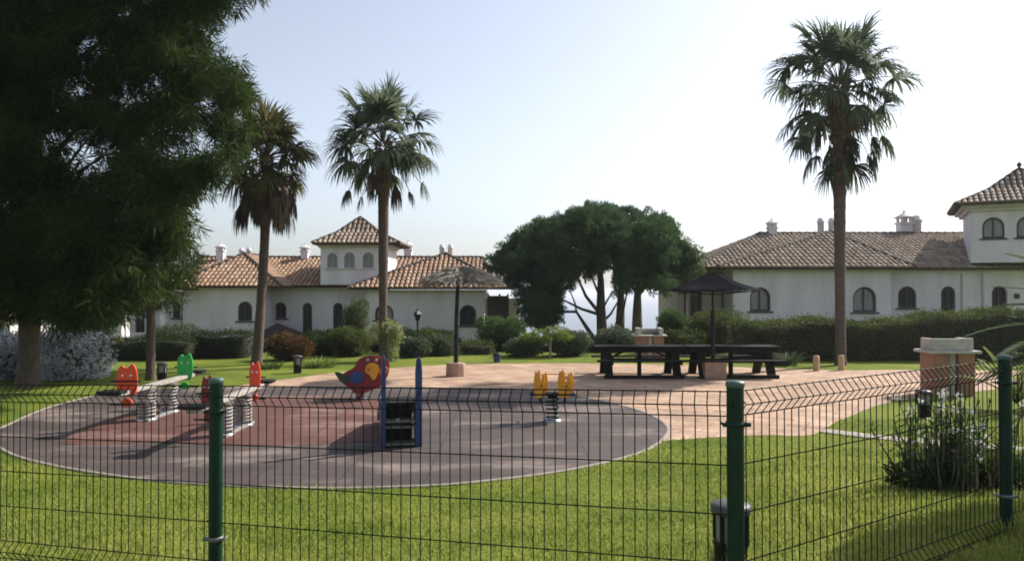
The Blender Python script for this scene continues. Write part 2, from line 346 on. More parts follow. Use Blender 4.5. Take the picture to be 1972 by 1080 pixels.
def hedge(name, label, x0, x1, y0, y1, z0, z1, m, dens=900, size=.06, wob=.05, tall=None):
    """clipped hedge: leaves over front, top, back and ends of a box, round a solid dark core"""
    t = thing(name, label, 'hedge', ((x0+x1)/2, (y0+y1)/2, z0)); out = []
    lx, ly, lz = x1-x0, y1-y0, z1-z0
    def zt(x):
        b = np.zeros_like(x)
        if tall: b = np.interp(x, [q[0] for q in tall], [q[1] for q in tall])
        return z1+b+wob*(np.sin(x*2.1)+np.sin(x*5.3+1)*.6+np.sin(x*11.7)*.4)
    def cloud(n, face):
        u = rng.random(n); v = rng.random(n); x = x0+lx*u; top = zt(x)
        bulge = .06*np.sin(x*3.3)*np.cos(v*6+x*2)
        if face == 'f': P = np.stack([x, y0+bulge+rng.normal(size=n)*.05, z0+(top-z0)*v], 1); nn = np.array([0, -1, .3])
        elif face == 'b': P = np.stack([x, y1+rng.normal(size=n)*.05, z0+(top-z0)*v], 1); nn = np.array([0, 1, .3])
        elif face == 't': P = np.stack([x, y0+ly*v, top+rng.normal(size=n)*.05+(rng.random(n) < .08)*rng.random(n)*.16], 1); nn = np.array([0, 0, 1])
        elif face == 'l': P = np.stack([x0+rng.normal(size=n)*.05, y0+ly*u, z0+lz*v], 1); nn = np.array([-1, 0, .3])
        else: P = np.stack([x1+rng.normal(size=n)*.05, y0+ly*u, z0+lz*v], 1); nn = np.array([1, 0, .3])
        D = unit(nn*.6+rng.normal(size=(n, 3))*.8)
        out.append(leaf_quads(P, D, rng.uniform(.6, 1.3, n)*size, rng.uniform(.7, 1.3, n)*size*.5))
    cloud(int(dens*lx*lz), 'f'); cloud(int(dens*1.2*lx*ly), 't'); cloud(int(dens*.3*lx*lz), 'b'); cloud(int(dens*.6*ly*lz), 'l'); cloud(int(dens*.6*ly*lz), 'r')
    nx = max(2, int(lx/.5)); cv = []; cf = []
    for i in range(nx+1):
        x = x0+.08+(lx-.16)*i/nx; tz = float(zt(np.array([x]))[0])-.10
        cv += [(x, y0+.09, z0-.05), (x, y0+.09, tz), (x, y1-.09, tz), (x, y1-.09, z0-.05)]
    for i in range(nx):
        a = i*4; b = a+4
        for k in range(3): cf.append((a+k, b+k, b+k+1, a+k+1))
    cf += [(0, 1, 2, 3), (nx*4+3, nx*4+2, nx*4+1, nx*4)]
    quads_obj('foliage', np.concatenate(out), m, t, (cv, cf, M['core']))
    return t

# ------------------------------------------------------------------ setting: ground
def in_poly(P, poly):
    x, y = P[:, 0], P[:, 1]; c = np.zeros(len(P), bool); n = len(poly); j = n-1
    for i in range(n):
        xi, yi = poly[i]; xj, yj = poly[j]
        hit = ((yi > y) != (yj > y)) & (x < (xj-xi)*(y-yi)/(yj-yi+1e-12)+xi); c ^= hit; j = i
    return c
def curve(pts, n=6, closed=True):
    """Catmull-Rom through 2-d points"""
    P = [Vector(p) for p in pts]; N = len(P); out = []
    for i in range(N if closed else N-1):
        g = (lambda k: P[k % N]) if closed else (lambda k: P[min(max(k, 0), N-1)])
        a, b, c, d = g(i-1), g(i), g(i+1), g(i+2)
        for k in range(n):
            t = k/n; out.append(.5*((2*b)+(c-a)*t+(2*a-5*b+4*c-d)*t*t+(3*b-a-3*c+d)*t**3))
    if not closed: out.append(P[-1])
    return out
def px2(pts): return [Vector(GP(*p)[:2]) for p in pts]
play_px = [(-25, 838), (8, 822), (80, 790), (150, 770), (215, 757), (300, 750), (400, 748), (520, 747), (700, 746), (900, 748), (1010, 751), (1100, 762), (1190, 780), (1255, 801), (1287, 830), (1240, 868), (1100, 905), (900, 931), (750, 939), (600, 941), (400, 934), (250, 921), (100, 897), (15, 872)]
play = curve(px2(play_px))
def flat(name, poly, z, m, th=.03):
    b = MB(); tri = tessellate_polygon([[Vector((p.x, p.y, 0)) for p in poly]])
    vs = [(p.x, p.y, z) for p in poly]+[(p.x, p.y, z-th) for p in poly]; n = len(poly)
    fs = []
    for t in tri:
        a, c, d = (poly[i] for i in t); cr = (c.x-a.x)*(d.y-a.y)-(c.y-a.y)*(d.x-a.x); fs.append(tuple(t) if cr > 0 else tuple(t)[::-1])
    fs += [(i, (i+1) % n, n+(i+1) % n, n+i) for i in range(n)]
    b.add(vs, fs); return struct(b.build(name, m))
flat('play_surface', play, .012, M['rubber'])
red_px = [(120, 852), (190, 815), (262, 796), (380, 772), (520, 764), (640, 764), (745, 775), (790, 800), (770, 835), (700, 852), (560, 858), (430, 857), (300, 851), (200, 858)]
flat('red_play_surface', curve(px2(red_px)), .016, M['redrubber'], .003)
# paving: terrace behind the play surface and the path to the right
pave_px = [(470, 741), (560, 729), (660, 716), (760, 708), (880, 702), (1010, 700), (1180, 700), (1330, 703), (1480, 709), (1620, 713), (1760, 712), (1990, 714), (2300, 718), (2300, 742), (1990, 745), (1900, 752), (1790, 763), (1700, 778), (1640, 800), (1600, 818), (1560, 838), (1470, 838), (1380, 842), (1290, 848)]
pw = px2(pave_px)
# follow the kerb of the play surface back to the start
kerb_back = [p for p in play]
def nearest(p): return min(range(len(play)), key=lambda i: (play[i]-p).length)
ia = nearest(pw[-1]); ib = nearest(Vector(GP(430, 748)[:2]))
seq = []; i = ia
while i != ib:
    seq.append(play[i]); i = (i-1) % len(play)
seq.append(play[ib])
pave = curve(pw, 5, False)+seq
flat('paving', pave, .006, M['paving'])
pave_xy = [(p.x, p.y) for p in pave]; play_xy = [(p.x, p.y) for p in play]
# raised kerb round the play surface
def kerb(name, pts, w, h, m, closed=True, drape=False, kind=True):
    b = MB(); n = len(pts); vs = []
    for i, p in enumerate(pts):
        t = (pts[(i+1) % n if closed else min(i+1, n-1)]-pts[(i-1) % n if closed else max(i-1, 0)]).normalized(); q = Vector((-t.y, t.x))
        z0 = G(p.x, p.y) if drape else 0
        for o, z in ((-w/2, -.05), (-w/2, h-.01), (-w/2+.01, h), (w/2-.01, h), (w/2, h-.01), (w/2, -.05)): vs.append((p.x+q.x*o, p.y+q.y*o, z0+z))
    for i in range(n if closed else n-1):
        for k in range(5): b.add([], [])
    fs = [(i*6+k, i*6+k+1, ((i+1) % n)*6+k+1, ((i+1) % n)*6+k) for i in range(n if closed else n-1) for k in range(5)]
    b.add(vs, fs); o = b.build(name, m); return struct(o)
kerb('kerb', play, .06, .022, M['kerb'])
strip_px = [(1585, 830), (1650, 838), (1750, 849), (1850, 858), (1990, 868), (2150, 880)]
kerb('stone_edging', curve(px2(strip_px), 8, False), .34, .02, M['edging'], False, True)

# ground sheet: fine near, coarse far
def sheet():
    xs = np.concatenate([-np.geomspace(400, 16, 14), np.linspace(-15, 15, 76), np.geomspace(16, 400, 14)])
    ys = np.concatenate([np.linspace(-40, -1, 12), np.linspace(0, 20, 61), np.linspace(21, 60, 30), np.linspace(65, 420, 24)])
    vs = [(float(x), float(y), G(x, y)) for y in ys for x in xs]; nx = len(xs)
    fs = [(j*nx+i, j*nx+i+1, (j+1)*nx+i+1, (j+1)*nx+i) for j in range(len(ys)-1) for i in range(nx-1)]
    b = MB(); b.add(vs, fs, True); struct(b.build('ground', M['lawn']))
sheet()
def sea():
    m = bpy.data.materials.new('sea_water'); m.use_nodes = True; N = m.node_tree.nodes; L = m.node_tree.links; b = N['Principled BSDF']
    b.inputs['Base Color'].default_value = (.03, .07, .10, 1); b.inputs['Roughness'].default_value = .3
    t = N.new('ShaderNodeTexNoise'); t.inputs['Scale'].default_value = .15; t.inputs['Detail'].default_value = 6; tc = N.new('ShaderNodeTexCoord'); L.new(tc.outputs['Object'], t.inputs['Vector'])
    bp = N.new('ShaderNodeBump'); bp.inputs['Strength'].default_value = .6; bp.inputs['Distance'].default_value = 1; L.new(t.outputs['Fac'], bp.inputs['Height']); L.new(bp.outputs[0], b.inputs['Normal'])
    o = MB(); o.add([(-20000, 300, -42), (20000, 300, -42), (20000, 30000, -42), (-20000, 30000, -42)], [(0, 1, 2, 3)]); struct(o.build('sea', m))
sea()
# grass blades on the near lawn
def grass():
    n = 210000; y = 2.4+10.5*rng.random(n)**1.5; x = (rng.random(n)*2-1)*y*.74
    P = np.stack([x, y], 1); k = ~(in_poly(P, play_xy) | in_poly(P, pave_xy)); k &= (.5+.5*np.sin(x*2.3+1.7*np.sin(y*1.9))*np.sin(y*2.7+x*.7))**.6+.35 > rng.random(n); x, y = x[k], y[k]; n = len(x)
    pat = .75+.4*np.sin(x*1.3+1.1*np.sin(y*.9))*np.cos(y*1.1)+.2*np.sin(x*5+y*3)
    z = np.array([G(a, b) for a, b in zip(x, y)]); P = np.stack([x, y, z-.006], 1)
    D = unit(np.stack([rng.normal(size=n)*.55, rng.normal(size=n)*.55, np.ones(n)], 1)); h = (.02+.055*rng.random(n)**2.2)*(.75+.4*pat); w = rng.uniform(.003, .010, n)*(1+y*.09)
    q = leaf_quads(P, D, h, w); o = quads_obj('lawn_grass', q, M['blade']); tag(o, 'short green lawn grass inside the fence', 'grass', kind='stuff')
grass()

def litter():
    n = 1500; y = 3.4+14*rng.random(n); x = (rng.random(n)*2-1)*y*.72; keep = rng.random(n) < np.clip(.15+.85*(-x-1)/8, .12, 1); x, y = x[keep], y[keep]
    z = np.array([G(a, b)+.022+.012*rng.random() for a, b in zip(x, y)]); D = unit(np.stack([rng.normal(size=len(x)), rng.normal(size=len(x)), rng.normal(size=len(x))*.25], 1))
    o = quads_obj('fallen_leaves', leaf_quads(np.stack([x, y, z], 1), D, rng.uniform(.02, .055, len(x)), rng.uniform(.008, .02, len(x))), M['deadpalm']); tag(o, 'dry brown leaves scattered on the lawn and play surface', 'leaf litter', kind='stuff')
litter()
def tufts():
    q = []
    for px, py, _ in ((P1[0], P1[1], 0), (P2[0], P2[1], 0), (P3[0], P3[1], 0), (bx_, 4.83, 0)):
        n = 260; a = rng.uniform(0, 2*PI, n); rr = .05+.12*rng.random(n)**1.5; x = px+rr*np.cos(a); y = py+rr*np.sin(a); z = np.array([G(u, v) for u, v in zip(x, y)])
        q.append(leaf_quads(np.stack([x, y, z-.01], 1), unit(np.stack([np.cos(a)*.4, np.sin(a)*.4, np.ones(n)], 1)+rng.normal(size=(n, 3))*.2), rng.uniform(.06, .16, n), rng.uniform(.005, .009, n)))
    tag(quads_obj('long_grass', np.concatenate(q), M['blade']), 'longer unmown grass round the foot of the fence posts', 'grass', kind='stuff')
# ------------------------------------------------------------------ wire fence
P0, P1, P2, P3, P4 = (-3.93, 4.71, 1.62), (-1.525, 3.89, 1.71), (.908, 3.07, 1.79), (2.85, 4.36, 1.80), (4.95, 5.76, 1.86)
bx_ = W(1407, 960, 4.83).x; tufts()
fence = thing('wire_fence', 'dark green welded wire mesh fence with round posts across the foreground', 'fence', (.908, 3.07, .75))
def panel(a, b):
    A = Vector(a); B = Vector(b); d = B-A; n = Vector((d.y, -d.x, 0)).normalized()
    if n.y > 0: n = -n
    L = Vector((d.x, d.y, 0)).length; m = MB(); k = int(L/.05)
    lv = [(.012, 0), (0, 0), (.05, .042), (.1, 0), (.3, 0), (.5, 0), (.7, 0), (.9, 0), (.95, .042), (1.0, 0), (1.02, 0)]
    off = (L-k*.05)/2
    for i in range(k+1):
        p = A+d*((off+i*.05)/L)
        m.tube([p+n*j+Vector((0, 0, .005 if q == 0 else -z)) for q, (z, j) in enumerate(lv)], .0027, 5, False)
    for z, j in lv[1:-1]:
        m.tube([A+d*t+n*(j-.005)+Vector((0, 0, -z)) for t in (0.012, .5, .988)], .0029, 5, False)
    m.build('fence_panel', M['fence'], fence)
for a, b in ((P0, P1), (P1, P2), (P2, P3), (P3, P4)): panel(a, b)
for (x, y, z), top in ((P1, 1.752), (P2, 1.835), (P3, 1.83)):
    m = MB(); m.lathe((x, y, 0), [(.0345, G(x, y)-.25), (.0345, top-.012)], 28); po = m.build('fence_post', M['post'], fence)
    def sub(mb, nm, mt):
        return mb.build(nm, mt, po)
    c = MB(); c.lathe((x, y, top-.012), [(.036, -.014), (.0385, -.008), (.0385, .004), (.035, .010), (.0, .014)], 28); sub(c, 'post_cap', M['cap'])
    for zz in (z-.13, z-.78):
        c = MB(); c.lathe((x, y, zz), [(.0348, -.011), (.039, -.009), (.039, .009), (.0348, .011)], 28)
        c.tube([(x-.056, y-.02, zz), (x+.056, y-.02, zz)], .009, 8); c.tube([(x-.05, y-.03, zz), (x-.05, y+.03, zz)], .006, 6); c.tube([(x+.05, y-.03, zz), (x+.05, y+.03, zz)], .006, 6)
        sub(c, 'clamp', M['clampsteel'] if zz < z-.5 else M['post'])

# ------------------------------------------------------------------ bollard lamps
def bollard(loc, label, sc=1):
    t = thing('bollard_lamp', label, 'lamp', loc, 'black bollard lamps along the lawn', absolute=False)
    m = MB(); m.lathe((0, 0, 0), [(.105, -.2), (.105, .20), (.112, .205), (.112, .225), (.10, .23)], 28)
    for k in range(4):
        a = PI/4+k*PI/2; m.beam((math.cos(a)*.108, math.sin(a)*.108, .22), (math.cos(a)*.108, math.sin(a)*.108, .41), .035, .012, Vector((-math.sin(a), math.cos(a), 0)))
    m.build('body', M['black'], t)
    m = MB(); m.lathe((0, 0, 0), [(.09, .225), (.09, .41)], 24); m.build('diffuser', M['frost'], t)
    m = MB(); m.lathe((0, 0, 0), [(.118, .405), (.125, .412), (.125, .452), (.118, .462), (.06, .476), (0, .48)], 28); m.build('lid', M['lid'], t)
    return t
M['frost'] = mat('frosted_lamp_glass', (.24, .25, .25), .35, noise=(.16, .17, .17), scale=8)
M['lid'] = mat('grey_lamp_lid', (.055, .055, .06), .5, spec=.3, noise=(.08, .08, .08), scale=14)
bx = W(1407, 960, 4.83).x; bl = bollard((bx, 4.83, .38), 'large black bollard lamp standing right behind the middle green fence post')
g = GP(1780, 803); dup(bl, g, .3, 'black bollard lamp with grey top on the grass left of the flowering bush')
g = GP(573, 718); dup(bl, g, .5, 'small dark bollard lamp in front of the reddish shrub')
g = GP(312, 735); dup(bl, g, .2, 'small bollard lamp beside the thin trunk, left of the green seesaw head')

# ------------------------------------------------------------------ playground
def coil(m, c, r, z0, z1, turns, wr, n=14):
    m.tube([(c[0]+r*math.cos(2*PI*k/n), c[1]+r*math.sin(2*PI*k/n), z0+(z1-z0)*k/(n*turns)) for k in range(int(n*turns)+1)], wr, 7)
def rounded(w, h, ear=0, n=8):
    """rounded shield outline with two ears, base at y=0"""
    p = [(-w*.32, 0), (-w*.46, h*.18), (-w*.5, h*.45), (-w*.47, h*.72)]
    if ear:
        p += [(-w*.41, h*.84), (-w*.32, h*.93), (-w*.2, h*.95), (-w*.13, h*.90), (0, h*.88), (w*.10, h*.92), (w*.18, h*.98), (w*.28, h*1.0), (w*.39, h*.90)]
    else: p += [(-w*.3, h*.93), (-w*.1, h), (w*.1, h), (w*.3, h*.93)]
    p += [(w*.47, h*.74), (w*.5, h*.45), (w*.46, h*.18), (w*.32, 0)]
    return [tuple(q) for q in curve(p, 3)]
def seesaw(label, cx, ya, yb, zb, colA, colB, wA, wB):
    """spring seesaw whose beam runs away from the camera"""
    yc = (ya+yb)/2; t = thing('spring_seesaw', label, 'seesaw', (cx, yc, 0), 'spring seesaws on the rubber surface')
    m = MB(); m.bbox(cx-.075, cx+.075, ya-.1, yb+.1, zb-.035, zb+.03, .012); m.build('beam', M['greywood'], t)
    for s in (-1, 1):
        y = yc+s*.42; m = MB(); coil(m, (cx, y), .135, .06, zb-.06, 8.2, .017, 16); m.build('spring', M['springwhite'], t)
        m = MB(); m.lathe((cx, y, 0), [(.17, .012), (.17, .05), (.15, .06), (.0, .062)], 20); m.build('spring_plate', M['steel'], t); m = MB(); m.lathe((cx, y, zb-.07), [(.15, 0), (.15, .032)], 20); m.build('spring_plate', M['steel'], t)
    m = MB(); m.bbox(cx+.05, cx+.13, yc-.62, yc+.62, .013, .06, .01); m.build('base_rail', M['springwhite'], t)
    for s, y, c, w in ((-1, ya, colA, wA), (1, yb, colB, wB)):
        yh = y-s*.45
        m = MB(); m.prism(rounded(w, .50, 1), (cx, yh, zb-.06), (1, 0, 0), (0, 0, 1), .03); h = m.build('head_panel', M[c], t)
        m = MB(); m.prism(rounded(w*.5, .13), (cx, yh, zb-.24), (1, 0, 0), (0, 0, 1), .03); m.build('foot_panel', M[c], t)
        for q in (-1, 1):
            m = MB(); m.lathe((cx+q*w*.2, yh-.02, zb+.26), [(0, -.02), (.018, -.01), (.018, .01), (0, .02)], 10); m.build('eye', M['white'], t)
        m = MB(); m.tube([(cx-w*.5-.07, yh+s*.04, zb+.17), (cx+w*.5+.07, yh+s*.04, zb+.17)], .013, 8); m.build('handle', M['black'], t)
        m = MB(); m.tube([(cx-w*.5-.08, yh+s*.05, zb-.2), (cx+w*.5+.08, yh+s*.05, zb-.2)], .013, 8); m.build('footrest', M['black'], t)
        m = MB(); m.prism([tuple(q) for q in curve([(-.16, -.14), (.16, -.14), (.18, 0), (.15, .14), (-.15, .14), (-.18, 0)], 4)], (cx, y, zb+.05), (1, 0, 0), (0, 1, 0), .05); m.build('seat', M['black'], t)
    return t
M['springwhite'] = mat('worn_white_paint', (.34, .32, .30), .5, noise=(.14, .13, .12), scale=18)
seesaw('spring seesaw with one red and one green animal head panel', -6.2, 11.7, 14.75, .58, 'red', 'green', .34, .30)
seesaw('spring seesaw with red head panel at its far end, seen behind the left green post', -4.38, 10.4, 13.3, .56, 'darkred', 'red', .17, .19)

# double headed yellow rocker
def rocker():
    c = GP(1066, 812); t = thing('spring_rocker', 'yellow spring rocker with two pairs of horned panels on a green coil', 'rocker', c); x, y = c.x, c.y
    m = MB(); coil(m, (x-.02, y), .10, .05, .40, 5.2, .016, 16); m.build('spring', M['darkgreen'], t)
    m = MB(); m.lathe((x-.02, y, 0), [(.15, .012), (.15, .045), (0, .05)], 20); m.build('base_plate', M['steel'], t)
    m = MB(); m.bbox(x-.10, x+.06, y-.08, y+.08, .40, .455, .01); m.bbox(x-.40, x+.36, y-.13, y+.13, .456, .49, .012); m.build('seat', M['stained'], t)
    horn = [(-.09, 0), (-.115, .14), (-.12, .26), (-.10, .40), (-.075, .45), (-.05, .40), (-.035, .27), (0, .21), (.03, .27), (.045, .36), (.065, .41), (.09, .37), (.115, .26), (.11, .13), (.07, 0)]
    horn = [tuple(q) for q in curve(horn, 3)]
    for px, w in ((1042, .82), (1090, 1.0)):
        cx = W(px, 740, y).x
        for dy in (-.11, .11):
            m = MB(); m.prism([(a*w, b*.98) for a, b in horn], (cx+dy*.25, y+dy, .43), (1, 0, 0), (0, 0, 1), .028); m.build('head_panel', M['yellow'], t)
        m = MB(); m.tube([(cx, y-.2, .62), (cx, y+.2, .62)], .014, 8); m.build('handle', M['black'], t)
        m = MB(); m.tube([(cx-.02, y-.24, .36), (cx-.02, y+.24, .36)], .014, 8); m.bbox(cx-.04, cx, y-.05, y+.05, .34, .42, .005); m.build('footrest', M['black'], t)
    m = MB(); m.tube([(W(1042, 740, y).x, y, .80), (W(1090, 740, y).x, y, .80)], .009, 8); m.build('crossbar', M['orange'], t)
rocker()

# bird rocker
def bird():
    c = GP(694, 768); t = thing('bird_rocker', 'red bird-shaped spring rocker with yellow face and blue wing', 'rocker', c); x, y = c.x, c.y; s = y/F
    def pp(pts, n=3): return [tuple(q) for q in curve([((px-694)*s, (768-py)*s) for px, py in pts], n)]
    body = pp([(666, 738), (655, 724), (666, 716), (684, 706), (692, 692), (704, 686), (722, 685), (738, 690), (747, 700), (747, 716), (742, 730), (735, 742), (718, 749), (700, 755), (685, 752)])
    for dy in (-.13, .13):
        m = MB(); m.prism(body, (x, y+dy, 0), (1, 0, 0), (0, 0, 1), .03); m.build('body_panel', M['darkred'], t)
    tail = pp([(648, 716), (656, 715), (668, 720), (676, 728), (672, 738), (664, 736), (657, 730)])
    m = MB(); m.prism(tail, (x, y-.16, 0), (1, 0, 0), (0, 0, 1), .022); m.build('tail', M['darkgreen'], t)
    wing = pp([(676, 726), (680, 716), (692, 713), (702, 718), (703, 729), (694, 736), (682, 735)])
    m = MB(); m.prism(wing, (x, y-.165, 0), (1, 0, 0), (0, 0, 1), .024); m.build('wing', M['bluespot'], t)
    face = pp([(707, 706), (712, 699), (722, 697), (731, 702), (733, 712), (729, 722), (722, 730), (714, 720), (707, 715)])
    m = MB(); m.prism(face, (x, y-.165, 0), (1, 0, 0), (0, 0, 1), .024); m.build('face', M['yellow'], t)
    beak = pp([(733, 712), (741, 704), (750, 707), (749, 716), (742, 720), (735, 720)])
    m = MB(); m.prism(beak, (x, y-.17, 0), (1, 0, 0), (0, 0, 1), .024); m.build('beak', M['orange'], t)
    for px in (711, 727):
        m = MB(); m.prism(pp([(px-2.8, 692), (px, 689.2), (px+2.8, 692), (px, 694.8)]), (x, y-.17, 0), (1, 0, 0), (0, 0, 1), .02); e = m.build('eye', M['white'], t)
        m = MB(); m.prism(pp([(px-1.6, 692), (px, 690.4), (px+1.6, 692), (px, 693.6)]), (x, y-.186, 0), (1, 0, 0), (0, 0, 1), .012)
        m.build('pupil', M['black'], e)
    m = MB(); m.bbox(x-.26, x+.30, y-.115, y+.115, .30, .335, .01); m.build('seat', M['black'], t)
    m = MB(); m.bbox(x-.12, x+.10, y-.10, y+.10, .135, .17, .008); coil(m, (x-.01, y), .08, .02, .14, 3, .015, 14); m.build('spring', M['darkred'], t)
    m = MB(); m.lathe((x-.01, y, 0), [(.14, .012), (.14, .022), (0, .026)], 20); m.build('base_plate', M['steel'], t)
    m = MB(); m.tube([(x+.2, y-.24, .62), (x+.2, y+.24, .62)], .014, 8); m.build('handle', M['black'], t)
bird()

# toddler slide seen from its ladder end
def slide():
    c = GP(774, 862); t = thing('playground_slide', 'small slide with blue side posts and dark steps facing the fence', 'slide', c); y = c.y
    xl = W(739, 800, y).x; xr = W(806, 800, y).x
    for x, w, top in ((xl, .062, 1.30), (xr, .095, 1.27)):
        sgn = 1 if x < c.x else -1
        prof = [(-.05, .0), (-.05, top-.22), (-.035, top-.06), (0, top), (.035, top-.06), (.05, top-.22), (.05, 0)]
        m = MB(); m.prism([(a*w/.1, b) for a, b in prof], (x, y, .012), (1, 0, 0), (0, 0, 1), .07); m.build('post', M['blue'], t)
    for x in (xl-.01, xr+.0):
        side = [(.04, .0), (.04, .60), (.5, .62), (.72, .60), (2.0, .20), (2.05, .12), (1.9, .06), (.85, .40), (.6, .0)]
        m = MB(); m.prism(side, (x, y, .014), (0, 1, 0), (0, 0, 1), .03); m.build('side_panel', M['blue'], t)
    m = MB(); m.bbox(xl+.04, xr-.05, y-.02, y+.58, .60, .64, .008); m.build('platform', M['stained'], t)
    m = MB(); m.box(xl+.04, xr-.05, y+.5, y+.52, .0+.02, .60); m.build('back_board', M['nearblack'], t)  # plain near-black sheet closing the space behind the steps
    for z in (.04, .28, .36):
        m = MB(); m.bbox(xl+.035, xr-.055, y-.06+(.5-z)*.0, y+.16, z, z+.035, .008); m.build('step', M['stepgrey'], t)
    m = MB(); n = 10
    pts = [(.56, .62), (.7, .60), (1.2, .40), (1.7, .20), (2.0, .12), (2.12, .11)]
    vs = [(x_, y+a, b+dz) for a, b in pts for x_, dz in ((xl+.03, .0), (xr-.05, .0), (xr-.05, -.03), (xl+.03, -.03))]
    fs = [(i*4+k, i*4+(k+1) % 4, i*4+4+(k+1) % 4, i*4+4+k) for i in range(len(pts)-1) for k in range(4)]
    m.add(vs, fs); m.build('chute', M['steel'], t); t.rotation_euler.z = R(12)
M['stepgrey'] = mat('dark_step_plate', (.06, .065, .055), .4, noise=(.14, .15, .13), scale=14)
slide()

# ------------------------------------------------------------------ picnic tables
def picnic(px, label):
    y = 19.6; x = W(px, 700, y).x; t = thing('picnic_table', label, 'table', (x, y, .006), 'dark picnic tables under the square parasol', absolute=False)
    L = 1.17
    m = MB()
    for k in range(5): m.bbox(-L, L, -.37+k*.15, -.37+k*.15+.138, .735, .775, .006)
    m.build('table_top', M['stained'], t)
    for s in (-1, 1):
        m = MB()
        for k in range(2): m.bbox(-L, L, s*.72-.14+k*.145, s*.72-.14+k*.145+.135, .42, .46, .006)
        m.build('bench', M['stained'], t)
    m = MB(); m.bbox(-L+.02, L-.02, -.345, -.30, .62, .732, .006); m.bbox(-L+.02, L-.02, .30, .345, .62, .732, .006); m.build('apron', M['stained'], t)
    for xs in (-.86, 0.86):
        for s in (-1, 1):
            m = MB(); m.beam((xs, s*.22, .73), (xs, s*.62, .0), .12, .19, Vector((1, 0, 0))); m.bbox(xs-.06, xs+.06, s*.66-.12, s*.66+.12, 0, .1, .006); m.build('leg', M['stained'], t)
        m = MB(); m.beam((xs+.065, -.84, .38), (xs+.065, .84, .38), .04, .075); m.beam((xs-.06, -.36, .70), (xs-.06, .36, .70), .04, .06); m.build('crossbar', M['stained'], t)
        m = MB(); m.beam((xs, 0, .40), (xs*.25, 0, .72), .07, .05); m.build('brace', M['stained'], t)
    m = MB(); m.beam((-.82, 0, .40), (.82, 0, .40), .05, .10); m.bbox(-1.0, 1.0, -.77, -.70, .0, .09, .006); m.bbox(-.05, .05, -.045, .045, .0, .73, .006); m.build('stretcher', M['stained'], t)
    return t
picnic(1231, 'dark wooden picnic table on the left, in front of the white topped barbecue')
picnic(1407, 'dark wooden picnic table on the right, beneath the dark parasol')

# ------------------------------------------------------------------ parasols
def thatched():
    c = GP(878, 724); t = thing('thatched_parasol', 'grey tattered straw parasol on a slim dark pole', 'parasol', c); x, y = c.x, c.y
    m = MB(); m.lathe((x, y, 0), [(.26, .006), (.25, .30), (.235, .345), (.0, .35)], 10, False); m.build('base', M['stone'], t)
    tx = W(888, 520, y).x
    m = MB(); m.tube([(x, y, .3), (x+.01, y, 1.4), (x+.06, y, 2.74)], [.06, .055, .045], 10); m.build('pole', M['black'], t)
    # straw: overlapping strands laid on a sagging cone
    n = 5200; a = rng.uniform(0, 2*PI, n); lay = rng.random(n); r0 = lay**.8*.80; sag = lambda r: 2.78-.40*r-.05*np.sin(a*3)
    P = np.stack([x+.12+r0*np.cos(a), y+r0*np.sin(a), sag(r0)+rng.normal(size=n)*.025+.02], 1)
    D = unit(np.stack([np.cos(a+rng.normal(size=n)*.25), np.sin(a+rng.normal(size=n)*.25), -.36-.5*(r0 > .8)*rng.random(n)+rng.normal(size=n)*.14], 1))
    q = leaf_quads(P, D, rng.uniform(.22, .5, n), rng.uniform(.012, .035, n))
    quads_obj('straw_canopy', q, M['thatch'], t)
    m = MB()
    for k in range(8):
        an = k*PI/4+.2; m.tube([(x+.05, y, 2.66), (x+.12+math.cos(an)*.95, y+math.sin(an)*.95, 2.42)], .014, 6)
    m.build('rib', M['woodframe'], t)
thatched()
def square_parasol():
    c = GP(1373, 728); t = thing('square_parasol', 'dark low pyramid parasol over the picnic tables', 'parasol', c); x, y = c.x, c.y
    m = MB(); m.bbox(x-.27, x+.27, y-.27, y+.27, .006, .45, .02); m.build('base', M['stone'], t)
    m = MB(); m.tube([(x, y, .45), (x, y, 1.72)], .055, 12); m.tube([(x, y, 1.72), (x, y, 2.66)], .026, 12); m.build('pole', M['black'], t)
    m = MB(); h = 1.14; z0, z1 = 2.24, 2.66
    prof = [(h, z0-.02), (h, z0), (h*.55, z0+.17), (h*.2, z1-.06), (.12, z1)]
    vs = []
    for r, z in prof:
        for k in range(8):
            q = k*PI/4+PI/8; vs.append((x+r*1.08*math.cos(q), y+r*1.08*math.sin(q), z-.02*(k % 2)))
    fs = [(i*8+k, i*8+(k+1) % 8, i*8+8+(k+1) % 8, i*8+8+k) for i in range(len(prof)-1) for k in range(8)]
    m.add(vs, fs); m.add(vs[-8:], [tuple(range(8))]); m.add([(v[0], v[1], v[2]-.02) for v in vs[:8]], [tuple(range(8))[::-1]])
    m.build('canopy', M['canopy'], t)
    m = MB()
    for k in range(8):
        q = k*PI/4+PI/8; m.tube([(x, y, 2.1), (x+1.05*math.cos(q), y+1.05*math.sin(q), 2.2)], .012, 6)
    m.build('rib', M['black'], t)
square_parasol()

